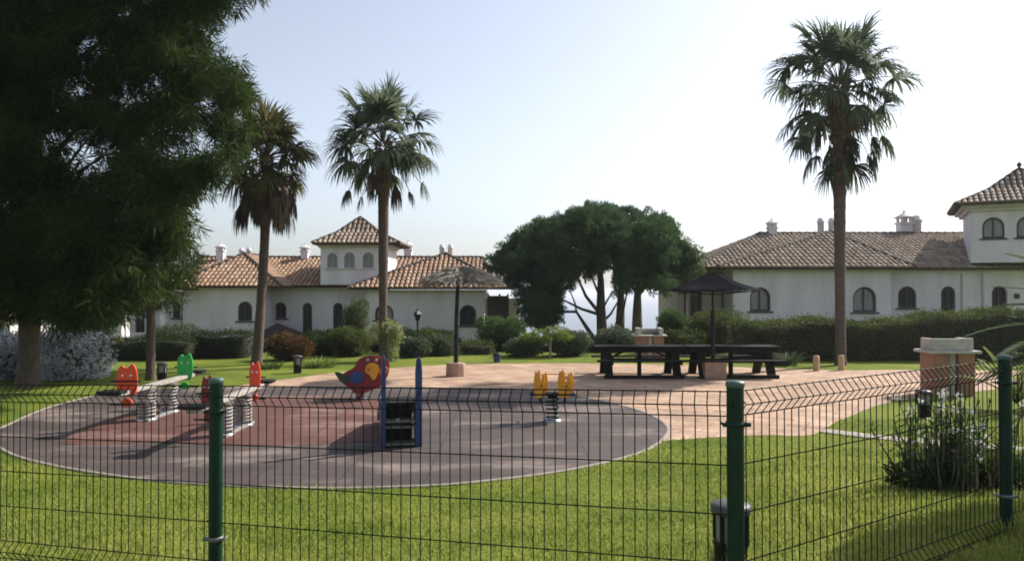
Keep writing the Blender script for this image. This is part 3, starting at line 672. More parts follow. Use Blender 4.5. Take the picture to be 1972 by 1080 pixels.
# ------------------------------------------------------------------ barbecues
def barbecue(px, bot, label, w, h, front, pm):
    c = GP(px, bot); x, y = c.x, c.y; t = thing('masonry_barbecue', label, 'barbecue', c); pw_ = w*.40; d = .55
    for s in (-1, 1):
        m = MB(); xc = x+s*(w/2-pw_/2); m.bbox(xc-pw_/2, xc+pw_/2, y, y+d, .0, h*.735, .008); m.build('pier', M[pm], t)
    m = MB(); m.bbox(x-w*.07, x+w*.07, y+.06, y+d-.06, 0, h*.73, .006); m.build('post', M['concrete'], t)
    m = MB(); m.bbox(x-w*.5-.10, x+w*.5+.10, y-.08, y+d+.08, h*.738, h*.785, .01); m.build('worktop', M['concrete'], t)
    m = MB(); z0 = h*.787; hw = w*.48
    if front:
        m.bbox(x-hw, x-hw+.12, y+.02, y+d, z0, h, .008); m.bbox(x+hw-.12, x+hw, y+.02, y+d, z0, h, .008); m.bbox(x-hw+.121, x+hw-.121, y+d-.1, y+d, z0, h*.97, .008)
    else:
        m.bbox(x-hw, x+hw*.35, y+.02, y+.10, z0, h*.99, .008); m.bbox(x+hw*.352, x+hw, y+.02, y+.11, z0, h, .008)
        m.bbox(x-hw, x-hw+.08, y+.101, y+d, z0, h*.985, .008); m.bbox(x+hw-.08, x+hw, y+.112, y+d, z0, h*.99, .008)
    m.build('firebox', M['concrete'], t)
    m = MB(); m.box(x-hw+.13, x+hw-.13, y+.13, y+d-.12, z0+.001, z0+.02)
    for k in range(9):
        q = x-hw+.15+k*(2*hw-.3)/8; m.tube([(q, y+.13, z0+.07), (q, y+d-.12, z0+.07)], .008, 5)
    m.build('grate', M['nearblack'], t)
barbecue(1253, 692, 'pale masonry barbecue with open firebox behind the left picnic table', .86, 1.0, True, 'brick')
barbecue(1839, 763, 'terracotta barbecue with white firebox near the right hand hedge', .86, 1.21, False, 'brick')

# wooden bollards
wb = thing('wooden_bollard', 'short pale wooden bollard left of the tall palm trunk', 'bollard', GP(1572, 714), 'short wooden bollards at the paving edge', absolute=False)
m = MB(); m.lathe((0, 0, 0), [(.085, -.05), (.085, .39), (.07, .42), (0, .425)], 14); m.build('post', M['palewood'], wb)
dup(wb, GP(1620, 713), .7, 'short pale wooden bollard just right of the tall palm trunk')

# bin
c = GP(957, 697); t = thing('waste_bin', 'small dark blue bin at the edge of the terrace lawn', 'bin', c, absolute=False)
m = MB(); m.lathe((0, 0, 0), [(.10, 0), (.12, .22)], 14); m.build('body', M['binblue'] if 'binblue' in M else M['blue'], t)
m = MB(); m.lathe((0, 0, .22), [(.13, 0), (.13, .03), (.08, .06), (0, .07)], 14); m.build('lid', M['black'], t)

# lantern
def lantern():
    y = 27.5; c = W(804, 690, y); x = c.x; t = thing('garden_lantern', 'black four sided lantern lamp post in front of the white villa', 'lamp', (x, y, 0)); z = lambda py: W(804, py, y).z
    m = MB(); m.lathe((x, y, 0), [(.07, 0), (.07, .15), (.035, .2), (.03, z(625)), (.045, z(622)), (.02, z(618))], 12); m.build('pole', M['black'], t)
    m = MB(); zb, zt = z(618), z(606)
    m.lathe((x, y, 0), [(.06, zb), (.125, zt)], 4, False); m.build('lamp_glass', M['glass'], t)
    m = MB(); m.lathe((x, y, 0), [(.16, zt), (.17, zt+.02), (.07, z(599)), (.05, z(598)), (.02, z(594)), (0, z(592))], 4, False)
    m.build('lamp_cap', M['black'], t)
lantern()

# ------------------------------------------------------------------ villas
def arch(cx, w, z0, z1, n=12):
    """arched opening outline, counter-clockwise in x,z"""
    r = w/2; zc = z1-r; p = [(cx-r, z0), (cx+r, z0)]
    if zc > z0: p.append((cx+r, zc))
    p += [(cx+r*math.cos(a), zc+r*math.sin(a)) for a in [PI*k/n for k in range(1, n)]]
    if zc > z0: p.append((cx-r, zc))
    return p
def facade(t, x0, x1, y, z0, z1, ops, depth, m='wall', back=True):
    """wall block with real recessed arched openings in its front; ops = (cx, w, z0, z1, kind)"""
    outer = [(x0, z0), (x1, z0), (x1, z1), (x0, z1)]; holes = [arch(*o[:4]) for o in ops]
    loops = [[Vector((p[0], p[1], 0)) for p in outer]]+[[Vector((p[0], p[1], 0)) for p in h[::-1]] for h in holes]
    allp = [q for l in loops for q in l]; b = MB(); tri = tessellate_polygon(loops)
    fs = []
    for tr in tri:
        a, c, d = (allp[i] for i in tr); cr = (c.x-a.x)*(d.y-a.y)-(c.y-a.y)*(d.x-a.x)
        if abs(cr) > 1e-9: fs.append(tuple(tr) if cr > 0 else tuple(tr)[::-1])
    b.add([(q.x, y, q.y) for q in allp], fs)
    for h in holes:
        n = len(h); b.add([(p[0], y, p[1]) for p in h]+[(p[0], y+.22, p[1]) for p in h], [(k, n+k, n+(k+1) % n, (k+1) % n) for k in range(n)])
    v = [(x0, y, z0), (x1, y, z0), (x1, y, z1), (x0, y, z1), (x0, y+depth, z0), (x1, y+depth, z0), (x1, y+depth, z1), (x0, y+depth, z1)]
    b.add(v, [(0, 4, 5, 1), (1, 5, 6, 2), (3, 2, 6, 7), (0, 3, 7, 4), (4, 7, 6, 5)])
    b.build('wall', M[m], t)
    for (cx, w, a0, a1, kind), h in zip(ops, holes):
        isdoor = kind == 'door'; n = len(h); fw = .09
        inn = [(cx+(p[0]-cx)*(1-2*fw/w), (a0+(0 if isdoor else fw))+(p[1]-a0)*(1-(fw if isdoor else 2*fw)/(a1-a0))) for p in h]
        f = MB(); yf = y+.10
        f.add([(p[0], yf, p[1]) for p in h]+[(p[0], yf, p[1]) for p in inn]+[(p[0], yf+.06, p[1]) for p in inn], [(k, (k+1) % n, n+(k+1) % n, n+k) for k in range(n)]+[(n+k, n+(k+1) % n, 2*n+(k+1) % n, 2*n+k) for k in range(n)])
        f.box(cx-.035, cx+.035, yf-.004, yf+.055, a0+.02, a1-.05)
        if kind == 'lattice':
            zz = a0+.12
            while zz < a1-.1:
                ww = w/2-.05 if zz < a1-w/2 else math.sqrt(max(.001, (w/2)**2-(zz-(a1-w/2))**2))-.04
                f.box(cx-ww, cx+ww, yf+.002, yf+.03, zz, zz+.03); zz += .14
        fo = f.build('door' if isdoor else 'window', M['greyframe'] if kind == 'lattice' else M['woodframe'], t)
        g = MB(); g.add([(p[0], yf+.058, p[1]) for p in inn], [tuple(range(n))])
        go = g.build('pane', M['curtain'] if kind == 'curtain' else M['greypane'] if kind == 'lattice' else M['glass'], fo)
        if not isdoor:
            sb = MB(); sb.box(cx-w/2-.12, cx+w/2+.12, y-.07, y+.098, a0-.075, a0-.004); sb.build('sill', M['woodframe'] if kind != 'lattice' else M['trim'], fo)
def tile_plane(b, poly, pitch=.25, ln=.42, r=.108):
    """rows of half round tiles on a convex roof plane; first edge is the eave. b.m=0 tiles, 1 bed"""
    P = [Vector(p) for p in poly]; u = (P[1]-P[0]).normalized(); n = (P[1]-P[0]).cross(P[2]-P[1]).normalized()
    if n.z < 0: n = -n
    v = n.cross(u)
    if v.z < 0: v = -v
    o = P[0]; Q = [((p-o).dot(u), (p-o).dot(v)) for p in P]; b.m = 1
    b.add([p for p in P], [tuple(range(len(P)))]); b.add([p-n*.10 for p in P], [tuple(range(len(P)))[::-1]])
    k = len(P); b.add([p for p in P]+[p-n*.10 for p in P], [(i, (i+1) % k, k+(i+1) % k, k+i) for i in range(k)])
    b.m = 0; u0 = min(q[0] for q in Q); u1 = max(q[0] for q in Q); x = u0+pitch*.5
    while x < u1:
        xs = []
        for i in range(k):
            a, c = Q[i], Q[(i+1) % k]
            if (a[0]-x)*(c[0]-x) < 0: xs.append(a[1]+(c[1]-a[1])*(x-a[0])/(c[0]-a[0]))
        if len(xs) >= 2:
            y0, y1 = min(xs), max(xs); y = y0-.06 if y0 < .01 else y0+.02
            y += 0
            while y < y1-.08:
                ye = min(y+ln+.05, y1+.02); jx = random.uniform(-.012, .012); vs = []
                for yy, rr, lift in ((y, r, .034), (ye, r*.86, .008)):
                    for s in range(6):
                        an = PI*s/5; vs.append(o+u*(x+jx+math.cos(an)*rr)+v*yy+n*(math.sin(an)*rr*.85+lift))
                fs = [(s, s+1, 7+s, 6+s) for s in range(5)]+[(0, 5, 4, 3, 2, 1)]
                b.add(vs, fs); y += ln
        x += pitch
def ridge(b, pts, r=.13):
    b.m = 1
    for a, c in zip(pts[:-1], pts[1:]):
        a = Vector(a); c = Vector(c); L = (c-a).length; n = max(1, int(L/.42))
        for i in range(n):
            p = a+(c-a)*(i/n); q = a+(c-a)*((i+1.08)/n); b.tube([p+Vector((0, 0, .03)), q+Vector((0, 0, .015))], [r, r*.85], 7)
def wing_roof(b, x0, x1, yf, yb, e, pk):
    px, py, pz = pk
    tile_plane(b, [(x0, yf, e), (x1, yf, e), (px, py, pz)])
    tile_plane(b, [(x0, yb, e), (x0, yf, e), (px, py, pz), (px, yb, pz)])
    tile_plane(b, [(x1, yf, e), (x1, yb, e), (px, yb, pz), (px, py, pz)])
    ridge(b, [(x0, yf, e), (px, py, pz), (x1, yf, e)]); ridge(b, [(px, py, pz), (px, yb, pz)])
def hip_roof(b, x0, x1, yf, yb, e, rx0, rx1, ry, rz):
    tile_plane(b, [(x0, yf, e), (x1, yf, e), (rx1, ry, rz), (rx0, ry, rz)])
    tile_plane(b, [(x1, yb, e), (x0, yb, e), (rx0, ry, rz), (rx1, ry, rz)])
    tile_plane(b, [(x0, yb, e), (x0, yf, e), (rx0, ry, rz)]); tile_plane(b, [(x1, yf, e), (x1, yb, e), (rx1, ry, rz)])
    ridge(b, [(rx0, ry, rz), (rx1, ry, rz)]); ridge(b, [(x0, yf, e), (rx0, ry, rz)]); ridge(b, [(x1, yf, e), (rx1, ry, rz)])
def pyramid(b, x0, x1, yf, yb, e, pk):
    """four sided roof with a slight bell-cast sweep"""
    c = Vector(pk); cs = [Vector((x0, yf, e)), Vector((x1, yf, e)), Vector((x1, yb, e)), Vector((x0, yb, e))]
    mid = [p+(c-p)*.5-Vector((0, 0, (c.z-e)*.11)) for p in cs]
    for i in range(4):
        j = (i+1) % 4; tile_plane(b, [cs[i], cs[j], mid[j], mid[i]]); tile_plane(b, [mid[i], mid[j], c])
        ridge(b, [cs[i], mid[i], c], .10)
def cornice(t, x0, x1, yf, yb, z, h=.16, o=.12):
    b = MB(); b.box(x0-o, x1+o, yf-o, yb+o, z-h*.5, z); b.box(x0-o*.5, x1+o*.5, yf-o*.5, yb+o*.5, z-h, z-h*.5-.001); b.build('cornice', M['trim'], t)
def chimney(t, roof, kind, x, y, z0, z1, w):
    b = MB(); h = z1-z0
    if kind == 'ornate':
        b.box(x-w/2, x+w/2, y-w/2, y+w/2, z0-.5, z0+h*.42); b.box(x-w*.62, x+w*.62, y-w*.62, y+w*.62, z0+h*.421, z0+h*.49)
        for sx in (-1, 1):
            for sy in (-1, 1): b.box(x+sx*w*.38-w*.1, x+sx*w*.38+w*.1, y+sy*w*.38-w*.1, y+sy*w*.38+w*.1, z0+h*.491, z0+h*.66)
        b.box(x-w*.15, x+w*.15, y-w*.15, y+w*.15, z0+h*.491, z0+h*.66)
        b.box(x-w*.66, x+w*.66, y-w*.66, y+w*.66, z0+h*.661, z0+h*.71); b.lathe((x, y, z0+h*.711), [(w*.8, 0), (w*.2, h*.15), (w*.09, h*.17), (w*.09, h*.22), (w*.14, h*.25), (0, h*.29)], 4 if kind == 'x' else 10, False)
    elif kind == 'wide':
        b.box(x-w*.5, x+w*.7, y-w/2, y+w/2, z0-.5, z0+h*.5); b.add([(x-w*.5, y-w/2, z0+h*.501), (x+w*.7, y-w/2, z0+h*.501), (x+w*.5, y-w/2, z0+h*.72), (x-w*.3, y-w/2, z0+h*.86), (x-w*.5, y+w/2, z0+h*.501), (x+w*.7, y+w/2, z0+h*.501), (x+w*.5, y+w/2, z0+h*.72), (x-w*.3, y+w/2, z0+h*.86)], [(0, 1, 2, 3), (4, 7, 6, 5), (1, 5, 6, 2), (2, 6, 7, 3), (0, 3, 7, 4)])
        b.lathe((x-w*.05, y, z0+h*.74), [(w*.5, -.0), (w*.12, h*.12), (w*.06, h*.2), (0, h*.27)], 8, False)
    else:
        b.lathe((x, y, 0), [(w/2, z0-.5), (w/2, z0+h*.62), (w*.62, z0+h*.66), (w*.62, z0+h*.74), (w*.5, z0+h*.78), (w*.42, z0+h*.95), (0, z1)], 12)
    b.build('chimney', M['wall'], roof)

def X(px, Y): return W(px, 560, Y).x
def Z(py, Y): return W(986, py, Y).z
# --- left villa
lv = thing('white_villa', 'white villa with orange tiled roofs and a square tower, behind the left palms', 'house', (-9, 41, -.6))
y1 = 39.2; g0 = -.75
facade(lv, X(352, y1), X(507, y1), y1, g0, Z(556, y1), [(X(472, y1), .74, Z(618, y1), Z(580, y1), 'glass'), (X(338+22, y1)-.0, .3, Z(612, y1), Z(580, y1), 'glass')][:1], 6)
y2 = 41.2
facade(lv, X(507, y2)-.3, X(716, y2), y2, g0, Z(556, y2), [(X(540, y2), .66, Z(613, y2), Z(582, y2), 'glass'), (X(592, y2), .52, g0+.05, Z(583, y2), 'door'), (X(651, y2), .54, g0+.05, Z(583, y2), 'door')], 6)
y3 = 38.6
facade(lv, X(705, y3), X(932, y3), y3, g0, Z(562, y3), [(X(740, y3), .95, Z(616, y3), Z(586, y3), 'curtain'), (X(901, y3), .86, Z(627, y3), Z(587, y3), 'glass')], 7)
# porch on the right end, dark and open
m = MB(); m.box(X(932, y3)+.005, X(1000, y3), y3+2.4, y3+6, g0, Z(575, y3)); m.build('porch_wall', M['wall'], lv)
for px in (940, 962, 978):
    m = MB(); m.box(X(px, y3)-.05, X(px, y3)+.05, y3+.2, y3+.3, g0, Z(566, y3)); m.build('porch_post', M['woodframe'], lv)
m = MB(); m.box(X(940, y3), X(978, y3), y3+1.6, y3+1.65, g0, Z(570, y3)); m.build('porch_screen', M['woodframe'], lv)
b = MB()
e = Z(551, y2)+.02
hip_roof(b, X(340, 40), X(955, 41), 40.7, 49.3, e, X(385, 45), X(945, 45)-.5, 45, Z(497, 45))
wing_roof(b, X(345, y1)-.3, X(545, y1), y1-.45, 45, Z(551, y1-.4), (X(470, 42.2), 42.2, Z(490, 42.2)))
wing_roof(b, X(676, y3), X(984, y3), y3-.5, 45, Z(554, y3-.5), (X(858, 42), 42, Z(490, 42)))
roof = b.build('roof', [M['tile'], M['tile_bed']], lv)
cornice(lv, X(352, y1), X(507, y1), y1, y1+1, Z(553.5, y1)); cornice(lv, X(705, y3), X(932, y3), y3, y3+1, Z(558, y3))
cornice(lv, X(512, y2), X(700, y2), y2, y2+1, Z(554, y2))
# tower
ty = 40.2; tx0, tx1 = X(617, ty), X(745, ty)
facade(lv, tx0, tx1, ty, Z(548, ty), Z(476, ty), [(X(640, ty), .56, Z(516, ty), Z(487, ty), 'lattice'), (X(673, ty), .58, Z(516, ty), Z(486, ty), 'lattice'), (X(709, ty), .6, Z(516, ty), Z(486, ty), 'lattice')], 3.4)
b = MB(); pyramid(b, X(601, ty-.4), X(768, ty-.4), ty-.42, ty+3.8, Z(468, ty-.4), ((tx0+tx1)/2, ty+1.7, Z(419, ty+1.7)))
tr = b.build('tower_roof', [M['tile_old'], M['tile_bed']], lv)
cornice(lv, tx0, tx1, ty, ty+3.4, Z(469.5, ty), .22, .2)
for k, px, zt, zb, w, Y in (('ornate', 425, 466, 498, .42, 44.6), ('pot', 464.5, 477, 497, .26, 43), ('pot', 479, 476, 497, .26, 43), ('ornate', 587, 468, 498, .42, 44.8), ('pot', 851, 470, 494, .28, 43), ('pot', 867, 470, 494, .28, 43), ('ornate', 786, 462, 498, .44, 45.6)):
    chimney(lv, roof, k, X(px, Y), Y, Z(zb, Y), Z(zt, Y), w)
# small dark porch roof by the door
m = MB(); yq = 39.6; a0, a1, am = X(497, yq), X(572, yq), X(530, yq)
m.add([(a0, yq-.6, Z(645, yq)), (a1, yq-.6, Z(645, yq)), (am, yq+.4, Z(622, yq)), (a0, yq+1.4, Z(645, yq)), (a1, yq+1.4, Z(645, yq))], [(0, 1, 2), (1, 4, 2), (3, 0, 2), (4, 3, 2), (0, 3, 4, 1)]); m.build('porch_roof', M['tile_bed'], lv)
for px in (503, 566):
    m = MB(); m.box(X(px, yq)-.06, X(px, yq)+.06, yq-.4, yq-.28, g0, Z(644.5, yq)); m.build('porch_post', M['woodframe'], lv)
for px in (515, 713):
    m = MB(); m.tube([(X(px, y2), y2-.05, g0), (X(px, y2), y2-.05, Z(558, y2))], .04, 8); m.build('downpipe', M['trim'], lv)
# far left annex in the shade of the trees
ya = 39.6
facade(lv, X(246, ya), X(349, ya), ya, g0, Z(560, ya), [(X(270, ya), .5, g0+.05, Z(576, ya), 'door'), (X(340, ya), .4, Z(612, ya), Z(582, ya), 'glass')], 6)
for px in (286, 313):
    m = MB(); m.box(X(px, 38)-.12, X(px, 38)+.12, 38, 38.24, g0, Z(566, 38)); m.build('column', M['wall'], lv)
m = MB(); m.box(X(240, 38), X(335, 38), 37.9, 38.05, g0, Z(640, 38)); m.build('parapet', M['wall'], lv)
b = MB(); hip_roof(b, X(236, 38), X(352, 38)+.3, 37.8, 46, Z(560, 38)+.12, X(275, 42), X(330, 42), 42, Z(520, 42)); b.build('roof', [M['tile'], M['tile_bed']], lv)

# --- right villa
rv = thing('white_villa', 'white villa with weathered brown roofs and a tower at the right edge', 'house', (17, 37, -.6))
y4 = 36.0; zt4 = Z(521, y4)
facade(rv, X(1412, y4), X(1716, y4), y4, g0, zt4, [(X(1464, y4), .98, Z(599, y4), Z(553, y4), 'curtain'), (X(1665, y4), 1.12, Z(601, y4), Z(552, y4), 'curtain')], 7)
y5 = 37.4
facade(rv, X(1700, y5), X(2140, y5), y5, g0, Z(518, y5), [(X(1747, y5), .92, Z(593, y5), Z(551, y5), 'glass'), (X(1826, y5), .72, g0+.05, Z(551, y5), 'door'), (X(1925, y5), .78, Z(592, y5), Z(550, y5), 'glass'), (X(2020, y5), .78, Z(592, y5), Z(550, y5), 'glass')], 6)
# lower left part: beige and set back under the eave
y6 = 37.6
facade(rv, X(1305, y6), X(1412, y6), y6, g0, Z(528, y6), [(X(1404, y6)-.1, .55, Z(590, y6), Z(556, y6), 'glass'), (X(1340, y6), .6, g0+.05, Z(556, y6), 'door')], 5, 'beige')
b = MB()
hip_roof(b, X(1340, 37), X(2150, 37), 36.9, 46.6, Z(516, 36.9), X(1462, 42), X(2100, 42), 42, Z(451, 42))
wing_roof(b, X(1378, y4), X(1752, y4), y4-.5, 42, Z(515, y4-.5), (X(1600, 40.0), 40.0, Z(448, 40)))
roof2 = b.build('roof', [M['tile_old'], M['tile_bed']], rv)
cornice(rv, X(1412, y4), X(1716, y4), y4, y4+1, Z(518, y4)); cornice(rv, X(1724, y5), X(2140, y5), y5, y5+.6, Z(516, y5))
ty = 36.9; tx0 = X(1870, ty); tx1 = tx0+4.6
before = set(bpy.data.objects)
facade(rv, tx0, tx1, ty, Z(506, ty), Z(400, ty), [(tx0+.95, .92, Z(460, ty), Z(420, ty), 'curtain'), (tx0+2.35, .92, Z(460, ty), Z(420, ty), 'curtain'), (tx0+3.75, .92, Z(460, ty), Z(420, ty), 'curtain')], 4.6)
b = MB(); apx = (tx0+tx1)/2; pyramid(b, tx0-.65, tx1+.65, ty-.65, ty+5.25, Z(391, ty-.6), (apx, ty+2.3, Z(326, ty+1.1)))
tr2 = b.build('tower_roof', [M['tile_old'], M['tile_bed']], rv)
b = MB(); b.lathe((apx, ty+2.3, Z(328, ty+1.1)), [(.14, 0), (.1, .1), (.05, .14), (.12, .24), (.1, .32), (.03, .38), (0, .5)], 12); b.build('finial', M['tile_bed'], tr2)
cornice(rv, tx0, tx1, ty, ty+4.6, Z(396, ty), .3, .38)
turn = Matrix.Translation((tx0, ty, 0))@Matrix.Rotation(R(-27), 4, 'Z')@Matrix.Translation((-tx0, -ty, 0))
for o in set(bpy.data.objects)-before: o.data.transform(turn)
for px in (1852, 1892):
    m = MB(); m.tube([(X(px, y5), y5-.05, g0), (X(px, y5), y5-.05, Z(527, y5))], .045, 8); m.build('downpipe', M['trim'], rv)
m = MB(); m.lathe((X(1957, y5), y5-.06, Z(570, y5)-.12), [(.1, 0), (.12, .12), (.1, .24)], 10); m.build('wall_lamp', M['woodframe'], rv)
for k, px, zt, zb, w, Y in (('ornate', 1487, 419, 456, .44, 42), ('pot', 1581, 419, 447, .34, 40.4), ('pot', 1602, 419, 447, .34, 40.4), ('ornate', 1742, 404, 452, .62, 42.4), ('pot', 1765, 414, 452, .55, 42.5)):
    chimney(rv, roof2, k, X(px, Y), Y, Z(zb, Y), Z(zt, Y), w)

# --- cottage at the far left edge, garden wall
ct = thing('white_cottage', 'pale cottage with brown eave at the far left edge', 'house', (-23, 31, 0))
m = MB(); m.box(X(-260, 31), X(20, 31), 31, 36, -.3, Z(615, 31)); m.build('wall', M['wall'], ct)
b = MB(); wing_roof(b, X(-280, 31)-.3, X(28, 31)+.1, 30.4, 36.6, Z(612, 30.5), (X(-130, 33.5), 33.5, Z(560, 33.5))); b.build('roof', [M['tile'], M['tile_bed']], ct)
gw = thing('garden_wall', 'low white and terracotta garden wall glimpsed left of the thin trunk', 'wall', (X(218, 31), 31, -.1))
m = MB(); m.box(X(197, 31), X(232, 31), 31, 31.3, -.2, Z(650, 31)); m.build('lower_wall', M['brick'], gw)
m = MB(); m.box(X(205, 31), X(234, 31), 31.02, 31.28, Z(650, 31)+.002, Z(622, 31)); m.box(X(228, 31)+.0, X(236, 31), 31.3, 31.6, Z(650, 31), Z(590, 31)); m.build('upper_wall', M['wall'], gw)

# ------------------------------------------------------------------ palms
def fan(out, pet, base, d, L, Rb, droop, dead=False, spread=105, n=34):
    d = np.array(d, float); d /= np.linalg.norm(d); base = np.array(base, float); g = np.array([0, 0, -1.0])
    # petiole bends down with its own weight
    pts = [base]; dd = d.copy(); k = 5
    for i in range(k): dd = unit(dd+g*droop*.16); pts.append(pts[-1]+dd*L/k)
    pet.append(pts); e = pts[-1]; h = np.array([0, 0, 1.0]); sd = np.cross(dd, h)
    if np.linalg.norm(sd) < .1: sd = np.array([1.0, 0, 0])
    sd = unit(sd); tw = rng.normal()*.5; nn = unit(np.cross(sd, dd)); sd = unit(sd*math.cos(tw)+nn*math.sin(tw))
    for j in range(n):
        a = math.radians(-spread+2*spread*j/(n-1)); v = unit(dd*math.cos(a)+sd*math.sin(a)+rng.normal(size=3)*.05)
        Ls = Rb*(.78+.22*math.cos(a))*rng.uniform(.88, 1.12); p = e.copy(); wd = Rb*.075*(.8 if dead else 1)
        wv = unit(np.cross(v, nn)); cur = v.copy(); prev = (p-wv*.008, p+wv*.008)
        for q, (fr, ww) in enumerate(((.4, 1.0), (.3, .62), (.3, .04))):
            cur = unit(cur+g*(droop*(.12, .7, 1.6)[q]+((.9, 1.5, 1.5)[q] if dead else 0))+rng.normal(size=3)*.05)
            p = p+cur*Ls*fr; nxt = (p-wv*wd/2*ww, p+wv*wd/2*ww); out.append([prev[0], prev[1], nxt[1], nxt[0]]); prev = nxt
def palm(name, label, x, y, zc, tr, leafm, live, dead, Rl, Rb, skirt=None, boots=0, hang=(), lean=0, skw=.6, elr=104, drp=.7):
    """fan palm: x,y base, zc = height of crown centre, tr = (base radius, mid, top)"""
    t = thing(name, label, 'palm tree', (x, y, G(x, y)), None); z0 = G(x, y)-.1
    m = MB(); n = int((zc-z0)/.11); pts = []; rs = []
    for i in range(n+1):
        f = i/n; pts.append((x+lean*math.sin(f*PI/2), y, z0+(zc-z0)*f)); r = np.interp(f, [0, .04, .25, .75, 1], [tr[0]*1.25, tr[0], tr[1], (tr[1]+tr[2])/2, tr[2]])
        rs.append(float(r*(1+.035*(i % 2)+.03*random.uniform(-1, 1))))
    m.tube(pts, rs, 14); m.build('trunk', M['palmbark'], t); cx = x+lean
    if boots:
        b = []; nb = int(boots*420); zz = zc-boots+rng.random(nb)*(boots+.25); a = rng.random(nb)*2*PI
        P = np.stack([cx+np.cos(a)*tr[2]*.95, y+np.sin(a)*tr[2]*.95, zz], 1); D = unit(np.stack([np.cos(a)*.55, np.sin(a)*.55, .8*np.ones(nb)], 1)+rng.normal(size=(nb, 3))*.15)
        quads_obj('leaf_bases', leaf_quads(P, D, rng.uniform(.12, .24, nb), rng.uniform(.04, .08, nb)), M['boots'], t)
    q = []; pet = []
    for i in range(live):
        f = (i+.5)/live; el = math.radians(87-(elr)*f**.9+rng.normal()*13); az = i*2.39996+rng.normal()*.2
        d = (math.cos(az)*math.cos(el), math.sin(az)*math.cos(el), math.sin(el)); L = Rl*rng.uniform(.45, 1.12)*(.72+.35*math.cos(el-.3)); 
        fan(q, pet, (cx+d[0]*.1, y+d[1]*.1, zc+.25*math.sin(el)+.1), d, L, Rb*rng.uniform(.85, 1.1), .15+drp*f)
    for hh in hang:
        az, el, L, rb = hh[:4]; dzz = hh[4] if len(hh) > 4 else -.1
        az = math.radians(az); el = math.radians(el); fan(q, pet, (cx, y, zc+dzz), (math.cos(az)*math.cos(el), math.sin(az)*math.cos(el), math.sin(el)), L, rb, 1.1, spread=80)
    quads_obj('crown', np.array(q), M[leafm], t)
    pm = MB()
    for p in pet: pm.tube([tuple(v) for v in p], [.022, .018, .015, .013, .012, .011], 5, False)
    pm.build('petioles', M['petiole'], t)
    if dead:
        q = []; pet = []
        for i in range(dead):
            az = i*2.39996; f = (i+.5)/dead; el = math.radians(-14-26*f+rng.normal()*9); h = zc-.05-skirt*.30*f
            fan(q, pet, (cx+math.cos(az)*.12, y+math.sin(az)*.12, h), (math.cos(az)*math.cos(el), math.sin(az)*math.cos(el), math.sin(el)), Rl*skw*rng.uniform(.55, 1.12), Rb*rng.uniform(.85, 1.15), .75, True, 50, 22)
        quads_obj('dead_leaves', np.array(q), M['deadpalm'], t)
a = GP(490, 702); palm('fan_palm', 'fan palm with a thick brown skirt of dead leaves, nearest the big dark tree', a.x+.02, 22.6, W(510, 318, 22.6).z, (.16, .135, .13), 'palmyellow', 54, 46, .95, .9, 2.3, .3, (), .28, .85, 96)
a = GP(739, 698); palm('fan_palm', 'fan palm with ragged crown standing in front of the white tower', X(738, 23.6), 23.6, W(742, 292, 23.6).z, (.13, .125, .21), 'palm', 46, 4, 1.25, .98, .8, 1.2, [(185, -48, 1.5, .62), (200, -62, 1.2, .55), (-8, -35, 1.45, .6), (170, -20, 1.6, .7), (5, -12, 1.5, .7), (-100, -70, .9, .5)])
palm('fan_palm', 'tallest fan palm, thick trunked, standing before the right villa', X(1618, 22.4), 22.4, W(1618, 178, 22.4).z, (.155, .145, .22), 'palm', 54, 6, 1.42, 1.02, 1.6, 2.6, [(184, -18, 1.6, .95, -.3), (-4, -12, 1.6, .95, -.35), (178, -30, .55, 1.0, -1.9), (2, -25, .6, 1.05, -1.75), (-80, -40, .4, .9, -1.8), (175, -38, 1.5, .95, -.7), (6, -35, 1.55, .95, -.6), (182, -35, .5, .9, -1.25), (5, -30, .5, .95, -.95), (-10, -45, .45, .9, -1.2), (175, -50, .4, .8, -1.5), (-60, -45, .4, .8, -1.1), (20, -60, .4, .8, -1.4), (180, -40, 1.5, .8), (172, -58, 1.9, .7), (0, -30, 1.6, .85), (-6, -44, 1.9, .8), (188, -25, 1.7, .8), (190, -72, 2.1, .55), (-30, -75, 1.7, .6), (10, -78, 1.9, .55)], .0)

